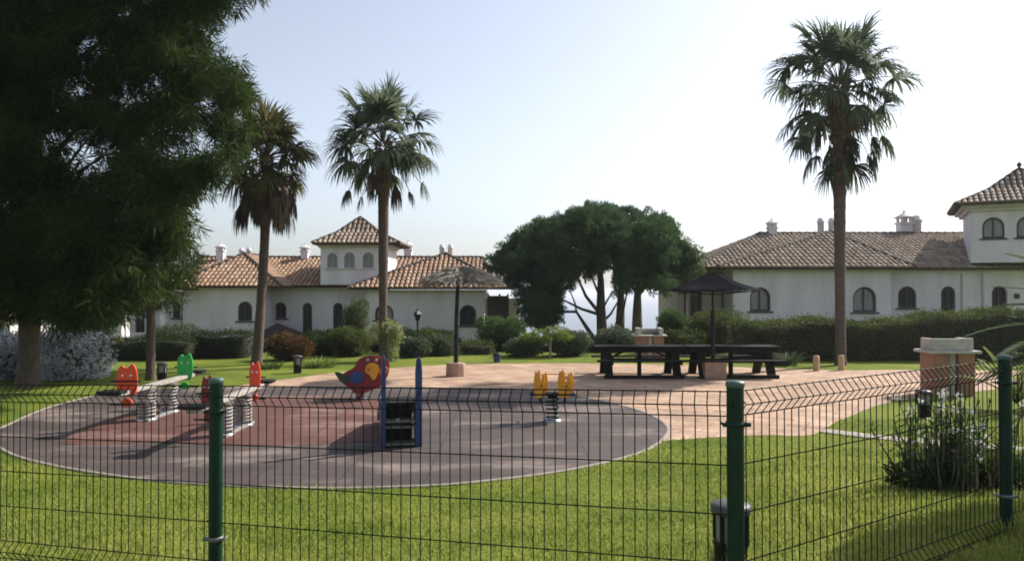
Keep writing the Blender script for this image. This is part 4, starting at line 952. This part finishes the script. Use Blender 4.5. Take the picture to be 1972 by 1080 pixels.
# ------------------------------------------------------------------ trees from clumps
def needle_clump(c, r, n, L, wd, droop=0., outward=.8):
    """brush-like tufts round a centre"""
    d = unit(rng.normal(size=(n, 3))); P = np.array(c)+d*(rng.random(n)**.5*r*.75)[:, None]*np.array([1, 1, .8])
    D = unit(d*outward+rng.normal(size=(n, 3))*.35+np.array([0, 0, -droop])); return leaf_quads(P, D, rng.uniform(.6, 1.25, n)*L, rng.uniform(.7, 1.3, n)*wd)
def sample_px(poly, n, dmin):
    pts = []; xs = [p[0] for p in poly]; ys = [p[1] for p in poly]; tries = 0
    while len(pts) < n and tries < n*60:
        tries += 1; p = (random.uniform(min(xs), max(xs)), random.uniform(min(ys), max(ys)))
        if in_poly(np.array([p]), poly)[0] and all((p[0]-q[0])**2+(p[1]-q[1])**2 > dmin**2 for q in pts[-400:]): pts.append(p)
    return pts
def big_tree():
    global rng
    random.seed(21); rng = np.random.default_rng(21)
    Y0 = 17.4; x0 = X(57, Y0); t = thing('big_dark_tree', 'huge dark feathery tree filling the left of the picture', 'tree', (x0, Y0, 0))
    outline = [(-330, -330), (430, -330), (520, -120), (455, -5), (395, 40), (385, 95), (400, 125), (440, 130), (462, 165), (482, 215), (462, 285), (425, 330), (372, 345), (348, 395), (330, 440), (345, 480), (335, 520), (300, 555), (265, 570), (225, 585), (180, 610), (130, 618), (95, 590), (60, 600), (20, 585), (-120, 600), (-330, 480)]
    gaps = [(262, 15, 14), (163, 92, 10), (222, 102, 10), (138, 150, 13), (142, 198, 12), (305, 150, 14), (247, 190, 14), (65, 285, 13), (143, 275, 13), (160, 318, 14), (152, 350, 10), (385, 265, 13), (202, 290, 8), (65, 372, 8), (238, 410, 8), (310, 512, 8), (400, 205, 10)]
    pts = sample_px(outline, 1500, 13); q = []; cl = []
    for px, py in pts:
        if any((px-a)**2+(py-b)**2 < (r+21)**2 for a, b, r in gaps): continue
        edge = px > 330 or py > 500
        Y = random.uniform(13.2, 18.5) if not edge else random.uniform(13.5, 17)
        r = random.uniform(.42, .62)*(.8 if edge else 1); c = W(px, py, Y); cl.append(c)
        nt = 8
        for k in range(nt):
            dd = Vector((random.gauss(0, 1), random.gauss(0, 1), random.gauss(0, .7))).normalized()*r*random.uniform(.3, 1); cc = c+dd
            q.append(needle_clump(cc, .19, 46, .27, .022, .45))
    quads_obj('crown', np.concatenate(q), M['conifer'], t)
    m = MB(); top = 13.5
    m.tube([(x0-.02, Y0, -.15), (x0-.02, Y0, .1), (x0, Y0, .6), (x0+.02, Y0, 2.5), (x0+.15, Y0-.1, 5.5), (x0+.3, Y0-.2, 9), (x0+.4, Y0, top)], [.33, .27, .235, .22, .19, .13, .05], 14); m.build('trunk', M['bark'], t)
    m = MB(); random.shuffle(cl)
    for c in cl[:75]:
        h = min(max(c.z-1.2-random.random()*1.5, 1.9), 12.5); f = (h+.1)/top; b0 = Vector((x0+.35*f, Y0-.1, h)); md = b0.lerp(c, .55)+Vector((0, 0, .25))
        L = (c-b0).length; m.tube([b0, md, c], [.02+.009*L, .012+.004*L, .006], 5, False)
    m.build('branches', M['bark'], t)
big_tree()
def second_tree():
    Y0 = 18.6; x0 = X(291, Y0); t = thing('slim_tree', 'slim trunked feathery tree beside the big dark tree', 'tree', (x0, Y0, 0))
    outline = [(240, 400), (330, 395), (352, 440), (372, 480), (370, 540), (345, 570), (310, 585), (260, 590), (225, 560), (210, 480)]
    q = []; m = MB()
    for px, py in sample_px(outline, 60, 17):
        c = W(px, py, Y0+random.uniform(-1.2, 1.0))
        for k in range(6):
            q.append(needle_clump(c+Vector((random.gauss(0, .17), random.gauss(0, .2), random.gauss(0, .15))), .15, 34, .22, .018, .2))
        if random.random() < .5:
            h = min(max(c.z-.6, 1.4), 4.4); m.tube([(x0, Y0, h), c], [.025, .008], 5, False)
    quads_obj('crown', np.concatenate(q), M['conifer'], t); m.build('branches', M['bark'], t)
    m = MB(); m.tube([(x0, Y0, -.1), (x0, Y0, .2), (x0, Y0, 2.4), (x0+.1, Y0, 5)], [.15, .115, .105, .05], 10); m.build('trunk', M['bark'], t)
second_tree()

def pine(label, Y0, trunk, poly, nclump, seed, branches, nn=130):
    random.seed(seed); b0 = W(*trunk[0], Y0); t = thing('umbrella_pine', label, 'tree', (b0.x, Y0, -.5), 'umbrella pines between the two villas')
    pts = [W(px, py, Y0) for px, py in trunk]; m = MB(); base = pts[0].copy(); base.z = -.8; n = len(pts)
    m.tube([base]+pts, [.30]+[.27-.17*i/(n-1) for i in range(n)], 10); m.build('trunk', M['bark'], t)
    q = []; cxp = sum(p[0] for p in poly)/len(poly); cyt = min(p[1] for p in poly); br = MB()
    cyp = sum(p[1] for p in poly)/len(poly)
    poly = [(a-(a-cxp)/max(1, math.hypot(a-cxp, b-cyp))*17, b-(b-cyp)/max(1, math.hypot(a-cxp, b-cyp))*(27 if b < cyp else 10)) for a, b in poly]
    for layer in range(2):
        for px, py in sample_px(poly, nclump, 17):
            dep = 3.0*math.sqrt(max(.05, 1-min(1, abs(px-cxp)/190)**2)); Y = Y0+(random.uniform(-1, -.2) if layer == 0 else random.uniform(-.2, 1))*dep
            c = W(px, py, Y); rl = random.uniform(.34, .62)
            for k in range(13):
                d = Vector((random.gauss(0, 1), random.gauss(0, 1), random.gauss(.35, .9))).normalized(); cc = c+d*rl*random.uniform(.75, 1.05)
                q.append(needle_clump(cc, .20, 62, .17, .036, -.55, .8))
            q.append(needle_clump(c, rl*.8, 90, .2, .05, 0, .6))
    quads_obj('crown', np.concatenate(q), M['pine'], t)
    for a, bb, r in branches:
        p0 = W(*a, Y0); p1 = W(*bb, Y0+random.uniform(-1, 1)); md = p0.lerp(p1, .5)+Vector((random.uniform(-.1, .1), 0, -.12)); br.tube([p0, md, p1], [r, r*.8, r*.45], 7, False)
    br.build('branches', M['bark'], t)
pine('leftmost umbrella pine with a leaning trunk and foliage reaching down low', 35, [(1160, 650), (1157, 590), (1157, 540), (1150, 480)],
     [(935, 520), (962, 470), (1005, 430), (1060, 405), (1110, 392), (1160, 388), (1190, 430), (1180, 500), (1155, 528), (1115, 530), (1100, 560), (1075, 590), (1070, 620), (1040, 640), (1010, 625), (1000, 590), (985, 555)], 520, 3,
     [((1152, 600), (1110, 530), .09), ((1153, 605), (1080, 575), .08), ((1146, 655), (1110, 600), .12), ((1110, 600), (1070, 590), .07), ((1157, 575), (1135, 520), .07), ((1157, 600), (1180, 560), .06), ((1110, 600), (1098, 560), .05), ((1128, 545), (1120, 510), .05)])
pine('umbrella pine with two narrow stems rising behind the back barbecue', 37.5, [(1193, 650), (1195, 600), (1196, 550), (1210, 480)],
     [(1120, 400), (1180, 386), (1240, 392), (1290, 412), (1308, 440), (1300, 480), (1270, 520), (1210, 545), (1180, 520), (1150, 500), (1120, 450)], 400, 5,
     [((1193, 640), (1208, 560), .08), ((1180, 648), (1196, 590), .08), ((1196, 570), (1180, 530), .06), ((1160, 620), (1190, 580), .07)])
pine('umbrella pine on the right with single thick upright trunk', 34, [(1227, 650), (1227, 600), (1228, 560), (1235, 500)],
     [(1200, 430), (1250, 400), (1300, 425), (1325, 470), (1338, 500), (1318, 520), (1292, 530), (1285, 560), (1262, 567), (1235, 560), (1205, 540), (1185, 560), (1178, 530), (1195, 480)], 360, 9,
     [((1228, 565), (1210, 530), .1), ((1228, 570), (1255, 535), .1), ((1228, 560), (1235, 520), .09)])
# light green feathery tree at the pines' right
def loose_tree(label, name, px, Y0, base, poly, n, m_, L=.2, wd=.04, nn=60, dz=.5):
    x0 = X(px, Y0); z0 = G(x0, Y0); t = thing(name, label, 'tree', (x0, Y0, z0)); q = []; br = MB(); top = min(p[1] for p in poly)
    zt = W(px, top+12, Y0).z; br.tube([(x0, Y0, z0-.1), (x0+.05, Y0, (z0+zt)/2), (x0, Y0, zt)], [.09, .07, .03], 8); br.build('trunk', M['bark'], t); br = MB()
    for a, b in sample_px(poly, n, 6):
        c = W(a, b, Y0+random.uniform(-dz, dz)); q.append(needle_clump(c, .28, nn, L, wd, .1))
        if random.random() < .3: br.tube([(x0, Y0, max(z0+.5, c.z-.5)), c], [.025, .008], 5, False)
    quads_obj('crown', np.concatenate(q), M[m_], t); br.build('branches', M['bark'], t)
loose_tree('light green loose tree between the pines and the right villa', 'feathery_tree', 1318, 33, 0, [(1300, 455), (1325, 460), (1345, 480), (1360, 520), (1345, 560), (1310, 560), (1280, 540), (1285, 500)], 75, 'mid')
loose_tree('dark bushy tree under the big tree, left of the annex', 'bushy_tree', 205, 27, 0, [(120, 575), (170, 555), (230, 560), (238, 600), (225, 625), (195, 650), (150, 660), (118, 640)], 110, 'dark')

# ------------------------------------------------------------------ hedges and shrubs
hedge('tall_hedge', 'long tall clipped hedge along the foot of the right villa', X(1425, 24), X(1780, 24)+8, 23.7, 25.2, -.1, Z(623, 23.7), M['hedge'], 750, .075, .07, [(X(1425, 24), 0), (X(1770, 24), 0), (X(1800, 24), .28), (40, .32)])
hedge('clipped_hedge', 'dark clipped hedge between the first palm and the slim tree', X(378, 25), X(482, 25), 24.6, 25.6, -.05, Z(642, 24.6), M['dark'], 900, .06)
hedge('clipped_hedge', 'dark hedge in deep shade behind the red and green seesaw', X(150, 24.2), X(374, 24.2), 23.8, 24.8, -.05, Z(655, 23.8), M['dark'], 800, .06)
hedge('clipped_hedge', 'low clipped hedge right of the straw parasol pole', X(888, 26.2), X(950, 26.2), 26, 26.7, -.05, Z(662, 26), M['hedge'], 1000, .05, .02)
hedge('low_border_hedge', 'low uneven dark border hedge running behind the shrubs of the left lawn', X(486, 27.3), X(1150, 27.3), 27.2, 28.2, -.05, Z(664, 27.2), M['dark'], 700, .085, .09)
hedge('low_border_hedge', 'low mixed hedge behind the picnic tables and back barbecue', X(1152, 28.4), X(1424, 28.4), 28.3, 29.2, -.05, Z(652, 28.3), M['hedge'], 700, .085, .09)
SH = [
 ('grey_green_shrub', 'loose grey green bush before the villa annex', 336, 26.5, 90, 628, 690, 'greyleaf', 2600),
 ('reddish_shrub', 'reddish brown shrub behind the small bollard lamp', 558, 24, 82, 646, 706, 'redleaf', 3200),
 ('low_dark_shrub', 'low dark shrub between the reddish shrub and the tower palm', 622, 26, 80, 655, 698, 'dark', 2400),
 ('olive_shrub', 'olive green shrub left of the variegated bush', 672, 25.5, 82, 636, 698, 'hedge', 3200),
 ('upright_shrub', 'tall narrow green shrub against the villa wall', 684, 33.5, 50, 584, 668, 'hedge', 2600),
 ('round_shrub', 'grey green rounded shrub nearest the variegated bush on its right', 797, 25.2, 66, 654, 698, 'greyleaf', 2600),
 ('round_shrub', 'grey green rounded shrub just left of the straw parasol pole', 852, 25.8, 62, 650, 696, 'greyleaf', 2600),
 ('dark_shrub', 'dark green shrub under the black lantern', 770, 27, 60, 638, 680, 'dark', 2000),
 ('leafy_shrub', 'bright green leafy shrub before the villa porch', 965, 28, 96, 615, 672, 'mid', 3600),
 ('round_shrub', 'rounded grey green shrub behind the yellow rocker', 1010, 25.4, 74, 655, 694, 'greyleaf', 2600),
 ('round_shrub', 'big round dark shrub left of the picnic tables', 1098, 25.6, 78, 640, 694, 'greyleaf', 3200),
 ('loose_shrub', 'loose grey green shrub left of the white topped barbecue', 1188, 27.5, 84, 634, 672, 'greyleaf', 2400),
 ('ball_shrub', 'bright green ball shaped bush right of the back barbecue', 1295, 27, 60, 602, 662, 'mid', 3400),
 ('leafy_shrub', 'leafy green bush behind the pole of the dark parasol', 1372, 27, 110, 606, 680, 'hedge', 4200),
 ('low_shrub', 'low mixed shrub between the ball bush and the tables', 1320, 26, 80, 640, 690, 'hedge', 2400),
 ('tall_shrub', 'tall loose green shrub between the ball bush and the long hedge', 1405, 28, 70, 600, 680, 'hedge', 3200),
 ('broad_shrub', 'broad olive shrub behind the lantern and left of the straw parasol', 830, 28.6, 90, 640, 684, 'hedge', 2800),
 ('broad_shrub', 'broad dark shrub behind the spiky clump near the small bollard lamp', 610, 28.6, 84, 640, 690, 'dark', 2800),
 ('low_shrub', 'low green shrub behind the right ends of the tables', 1480, 25, 70, 655, 706, 'hedge', 2200),
]
for nm, lb, px, Y, w, tp, bt, mm, n in SH:
    shrub(nm, lb, 'shrub', px, Y, w, tp, bt, M[mm], n=n, size=.085 if mm != 'dark' else .075)
# standard tree with pale trunk
def standard():
    Y = 25; x = X(1059, Y); t = thing('small_garden_tree', 'small lime green tree with thin white trunk left of the picnic tables', 'tree', (x, Y, 0))
    m = MB(); m.tube([(x, Y, -.05), (x+.02, Y, Z(655, Y))], [.05, .035], 8); m.build('trunk', M['palebark'], t)
    q = [blob((X(px, Y), Y+dy, Z(py, Y)), (w*Y/F, .35, h*Y/F), 700, .08) for px, py, w, h, dy in ((1040, 646, 26, 11, 0), (1070, 640, 24, 10, .2), (1020, 650, 18, 8, -.1), (1085, 648, 18, 8, 0))]
    quads_obj('crown', np.concatenate(q), M['lime'], t)
standard()
# variegated small tree
def varieg():
    Y = 23.9; x = X(748, Y)+.14; t = thing('variegated_bush', 'yellow and white variegated bush with pale stems at the foot of the tower palm', 'shrub', (x, Y, 0)); m = MB()
    for k in range(6):
        m.tube([(x+random.uniform(-.08, .08), Y-.3, 0), (x+random.uniform(-.25, .3), Y-.35, .6), (x+random.uniform(-.45, .5), Y-.3, 1.1)], [.028, .02, .01], 6)
    m.build('stem', M['palebark'], t)
    q = [blob((X(px, Y), Y-.3+dy, Z(py, Y)), (w*Y/F, w*Y/F*.8, h*Y/F), n, .085, .2) for px, py, w, h, n, dy in ((748, 632, 28, 19, 1100, 0), (728, 644, 20, 16, 600, .1), (766, 645, 14, 18, 420, -.1), (757, 668, 15, 18, 260, 0), (762, 688, 10, 14, 110, 0))]
    quads_obj('foliage', np.concatenate(q), M['varieg'], t)
varieg()
# strappy grassy clumps
def clump(name, label, px, py, n, h, sp, m_, parent=None):
    c = GP(px, py); t = thing(name, label, 'plant', c); a = rng.uniform(0, 2*PI, n); r = rng.random(n)*sp*.5
    q = []
    for i in range(n):
        b = np.array([c.x+r[i]*math.cos(a[i]), c.y+r[i]*.5*math.sin(a[i]), c.z]); d = unit(np.array([math.cos(a[i])*.45, math.sin(a[i])*.45, 1.0])+rng.normal(size=3)*.18); L = h*rng.uniform(.6, 1.15); sd = unit(np.cross(d, [0.1, .2, 1])); w = .018
        p = b; prev = (p-sd*w/2, p+sd*w/2)
        for f, ww in ((.5, 1), (.3, .8), (.3, .05)):
            d = unit(d+np.array([math.cos(a[i]), math.sin(a[i]), -.5])*.22); p = p+d*L*f; nx = (p-sd*w/2*ww, p+sd*w/2*ww); q.append([prev[0], prev[1], nx[1], nx[0]]); prev = nx
    quads_obj('leaves', np.array(q), M[m_], t); return t
clump('strappy_plant', 'bright green strappy clump right of the small bollard lamp', 612, 707, 260, .38, 1.0, 'lime')
clump('strappy_plant', 'spiky grey green plant at the right end of the picnic tables', 1512, 703, 240, .5, .7, 'greyleaf')
clump('strappy_plant', 'green strappy plant beside the reddish shrub on its left', 520, 710, 120, .3, .6, 'mid')
# plumbago bushes with pale flowers
def plumbago(label, px, Y, w, top, bot, n):
    t = shrub('flowering_shrub', label, 'shrub', px, Y, w, top, bot, M['dark'], n=n, size=.06); s = Y/F; c = W(px, (top+bot)/2, Y)
    rx, rz = w*s/2, (bot-top)*s/2; q = []
    for k in range(int(n/3)):
        d = unit(rng.normal(size=3)); 
        if d[1] > .4: d[1] *= -1
        p = np.array([c.x, Y, c.z])+d*np.array([rx*.98, min(rx, 1)*.9, rz*.98])*rng.uniform(.8, 1.08); q.append(blob(p, (.05, .05, .045), 12, .045, asp=.8))
    quads_obj('flowers', np.concatenate(q), M['flower'], t)
plumbago('wide mound of pale blue flowers right of the big tree trunk', 138, 19, 150, 632, 742, 5200)
plumbago('pale blue flowering bush left of the big tree trunk at the picture edge', 5, 18.8, 100, 640, 745, 3600)

# ------------------------------------------------------------------ right foreground bush and edge plants
def stick_bush():
    c = GP(1840, 940); t = thing('flowering_bush', 'spindly bush of bare upright stems and white flowers beside the right fence post', 'shrub', c); x, y, z = c; q = []; m = MB(); fl = []; tips = []
    for i in range(110):
        a = rng.uniform(0, 2*PI); r = rng.random()*.36; h = rng.uniform(.35, .84); out = rng.normal(size=2)*.11
        b = Vector((x+r*math.cos(a)*1.25, y+r*math.sin(a), z-.02)); tp = b+Vector((out[0]*1.3+.3*(b.x-x), out[1]+.3*(b.y-y), h)); md = b.lerp(tp, .5)+Vector((rng.normal()*.03, rng.normal()*.03, .03))
        m.tube([b, md, tp], [.009, .007, .004], 5, False); tips.append((b, md, tp))
        for k in range(11):
            f = rng.uniform(.25, 1); p = (b.lerp(md, f*2) if f < .5 else md.lerp(tp, f*2-1)); d = unit(rng.normal(size=3)+np.array([0, 0, .5])); q.append(leaf_quads(np.array([p]), d[None], [rng.uniform(.05, .11)], [.018]))
        if rng.random() < .3: fl.append(blob(tp, (.024, .024, .022), 12, .032, asp=.8))
    m.build('stem', M['stem'], t); quads_obj('foliage', np.concatenate(q), M['mid'], t); [quads_obj('flower', f_, M['whiteflower'], t) for f_ in fl]
    q = [blob((x+dx, y+dy, z+.10), (.28, .24, .13), 900, .06) for dx, dy in ((-.28, 0), (.05, .1), (.35, 0))]
    quads_obj('lower_foliage', np.concatenate(q), M['dark'], t)
stick_bush()
def feather(name, label, x, y, z0, zc, nf, L, m_, lw=.03, cat='palm tree', els=(75, -10), sp=.035):
    t = thing(name, label, cat, (x, y, z0)); q = []; m = MB()
    if zc-z0 > .2:
        tm = MB(); tm.tube([(x, y, z0-.1), (x, y, zc)], [.17, .14], 10); tm.build('trunk', M['palmbark'], t)
    for i in range(nf):
        az = i*2.39996; f = (i+.5)/nf; el = math.radians(els[0]+(els[1]-els[0])*f); d = np.array([math.cos(az)*math.cos(el), math.sin(az)*math.cos(el), math.sin(el)]); p = np.array([x, y, zc]); pts = [p]; n = 12
        for k in range(n):
            d = unit(d+np.array([0, 0, -.085])); p = p+d*L/n; pts.append(p)
        m.tube([tuple(v) for v in pts], [.014-.0009*k for k in range(n+1)], 5, False)
        nl = int(L/sp)
        for k in range(int(nl*.12), nl):
            u = k/nl*n; i0 = min(int(u), n-1); b = pts[i0]+(pts[i0+1]-pts[i0])*(u-i0); dd = unit(pts[i0+1]-pts[i0]); sd = unit(np.cross(dd, [0, 0, 1.0])); ll = .34*L/2*math.sin(PI*min(1, k/nl*.85+.15))+.08
            for s in (-1, 1):
                v = unit(dd*.55+sd*s*.8+np.array([0, 0, .12])); w = unit(np.cross(v, [0, 0, 1.0]))*lw/2; q.append([b, b+v*ll*.4+w, b+v*ll+np.array([0, 0, -.05*ll]), b+v*ll*.4-w])
    quads_obj('fronds', np.array(q), M[m_], t); m.build('leaf_ribs', M['core'], t)
feather('feather_palm', 'feather leaved palm reaching in at the right edge before the hedge', 8.35, 9.8, G(8.35, 9.8), 1.35, 34, 2.2, 'palm', .03, 'palm tree', (80, 12), .022)
feather('young_palm', 'young yellow green feathery plant behind the right fence post', X(1955, 14), 14, 0, .12, 11, 1.15, 'lime', .03, 'plant', (80, 45))
# leafy tree just outside the right edge that shades the corner of the lawn
tt = thing('shade_tree', 'leafy tree beyond the right edge shading the lawn corner', 'tree', (6.3, 6.1, .4))
m = MB(); m.tube([(6.3, 6.1, .2), (6.25, 6.1, 1.8), (5.5, 6.0, 3.2)], [.13, .1, .05], 10); m.build('trunk', M['bark'], tt)
quads_obj('crown', np.concatenate([blob((5.25+dx, 6.0+dy, 3.35+dz), (.58, .6, .5), 2600, .10, .1) for dx, dy, dz in ((0, 0, 0), (.6, -.2, .3), (.5, .5, .1), (.1, -.5, .35), (.1, -.1, -.7), (.7, .2, -.6), (1.3, .9, 0))]), M['dark'], tt)

# ------------------------------------------------------------------ haze
hz = bpy.data.materials.new('haze_air'); hz.use_nodes = True; N = hz.node_tree.nodes; N.remove(N['Principled BSDF'])
pv = N.new('ShaderNodeVolumePrincipled'); pv.inputs['Color'].default_value = (.86, .90, 1, 1); pv.inputs['Density'].default_value = .00035; pv.inputs['Anisotropy'].default_value = .3
hz.node_tree.links.new(pv.outputs[0], N['Material Output'].inputs['Volume'])
USE_HAZE = True
if USE_HAZE:
    m = MB(); m.box(-20100, 20100, -60, 30100, -48, 18); o = m.build('haze', hz); o['kind'] = 'stuff'; o['label'] = 'thin pale sea haze over the whole garden'

# ------------------------------------------------------------------ light
sd = Vector((.83, .55, 0)).normalized(); EL = R(38); sun_dir = Vector((sd.x*math.cos(EL), sd.y*math.cos(EL), math.sin(EL)))
sl = bpy.data.lights.new('sun', 'SUN'); sl.energy = 5.0; sl.angle = R(.6); sl.color = (1, .94, .84)
so = bpy.data.objects.new('sun', sl); COL.objects.link(so); so.rotation_euler = sun_dir.to_track_quat('Z', 'Y').to_euler(); so.location = (20, 15, 30)
w = bpy.data.worlds.new('World'); S.world = w; w.use_nodes = True; N = w.node_tree.nodes
sky = N.new('ShaderNodeTexSky'); sky.sky_type = 'NISHITA'; sky.sun_disc = False; sky.sun_elevation = EL; sky.sun_rotation = math.atan2(sd.x, sd.y)
sky.air_density = 1.0; sky.dust_density = 1.8; sky.ozone_density = 3.0; sky.altitude = 0
hs = N.new('ShaderNodeHueSaturation'); hs.inputs['Saturation'].default_value = .52; w.node_tree.links.new(sky.outputs[0], hs.inputs['Color'])
ml = N.new('ShaderNodeMix'); ml.data_type = 'RGBA'; ml.blend_type = 'MULTIPLY'; ml.inputs[0].default_value = 1; ml.inputs[7].default_value = (.985, .985, 1.0, 1); w.node_tree.links.new(hs.outputs[0], ml.inputs[6]); w.node_tree.links.new(ml.outputs[2], N['Background'].inputs[0]); N['Background'].inputs[1].default_value = .13
S.view_settings.view_transform = 'Standard'; S.view_settings.look = 'None'; S.view_settings.gamma = 1; S.view_settings.exposure = 0.55
S.cycles.filter_width = 1.8; S.render.resolution_x = 1024; S.render.resolution_y = 560
for o in ABS:
    if '_abs' in o: del o['_abs']
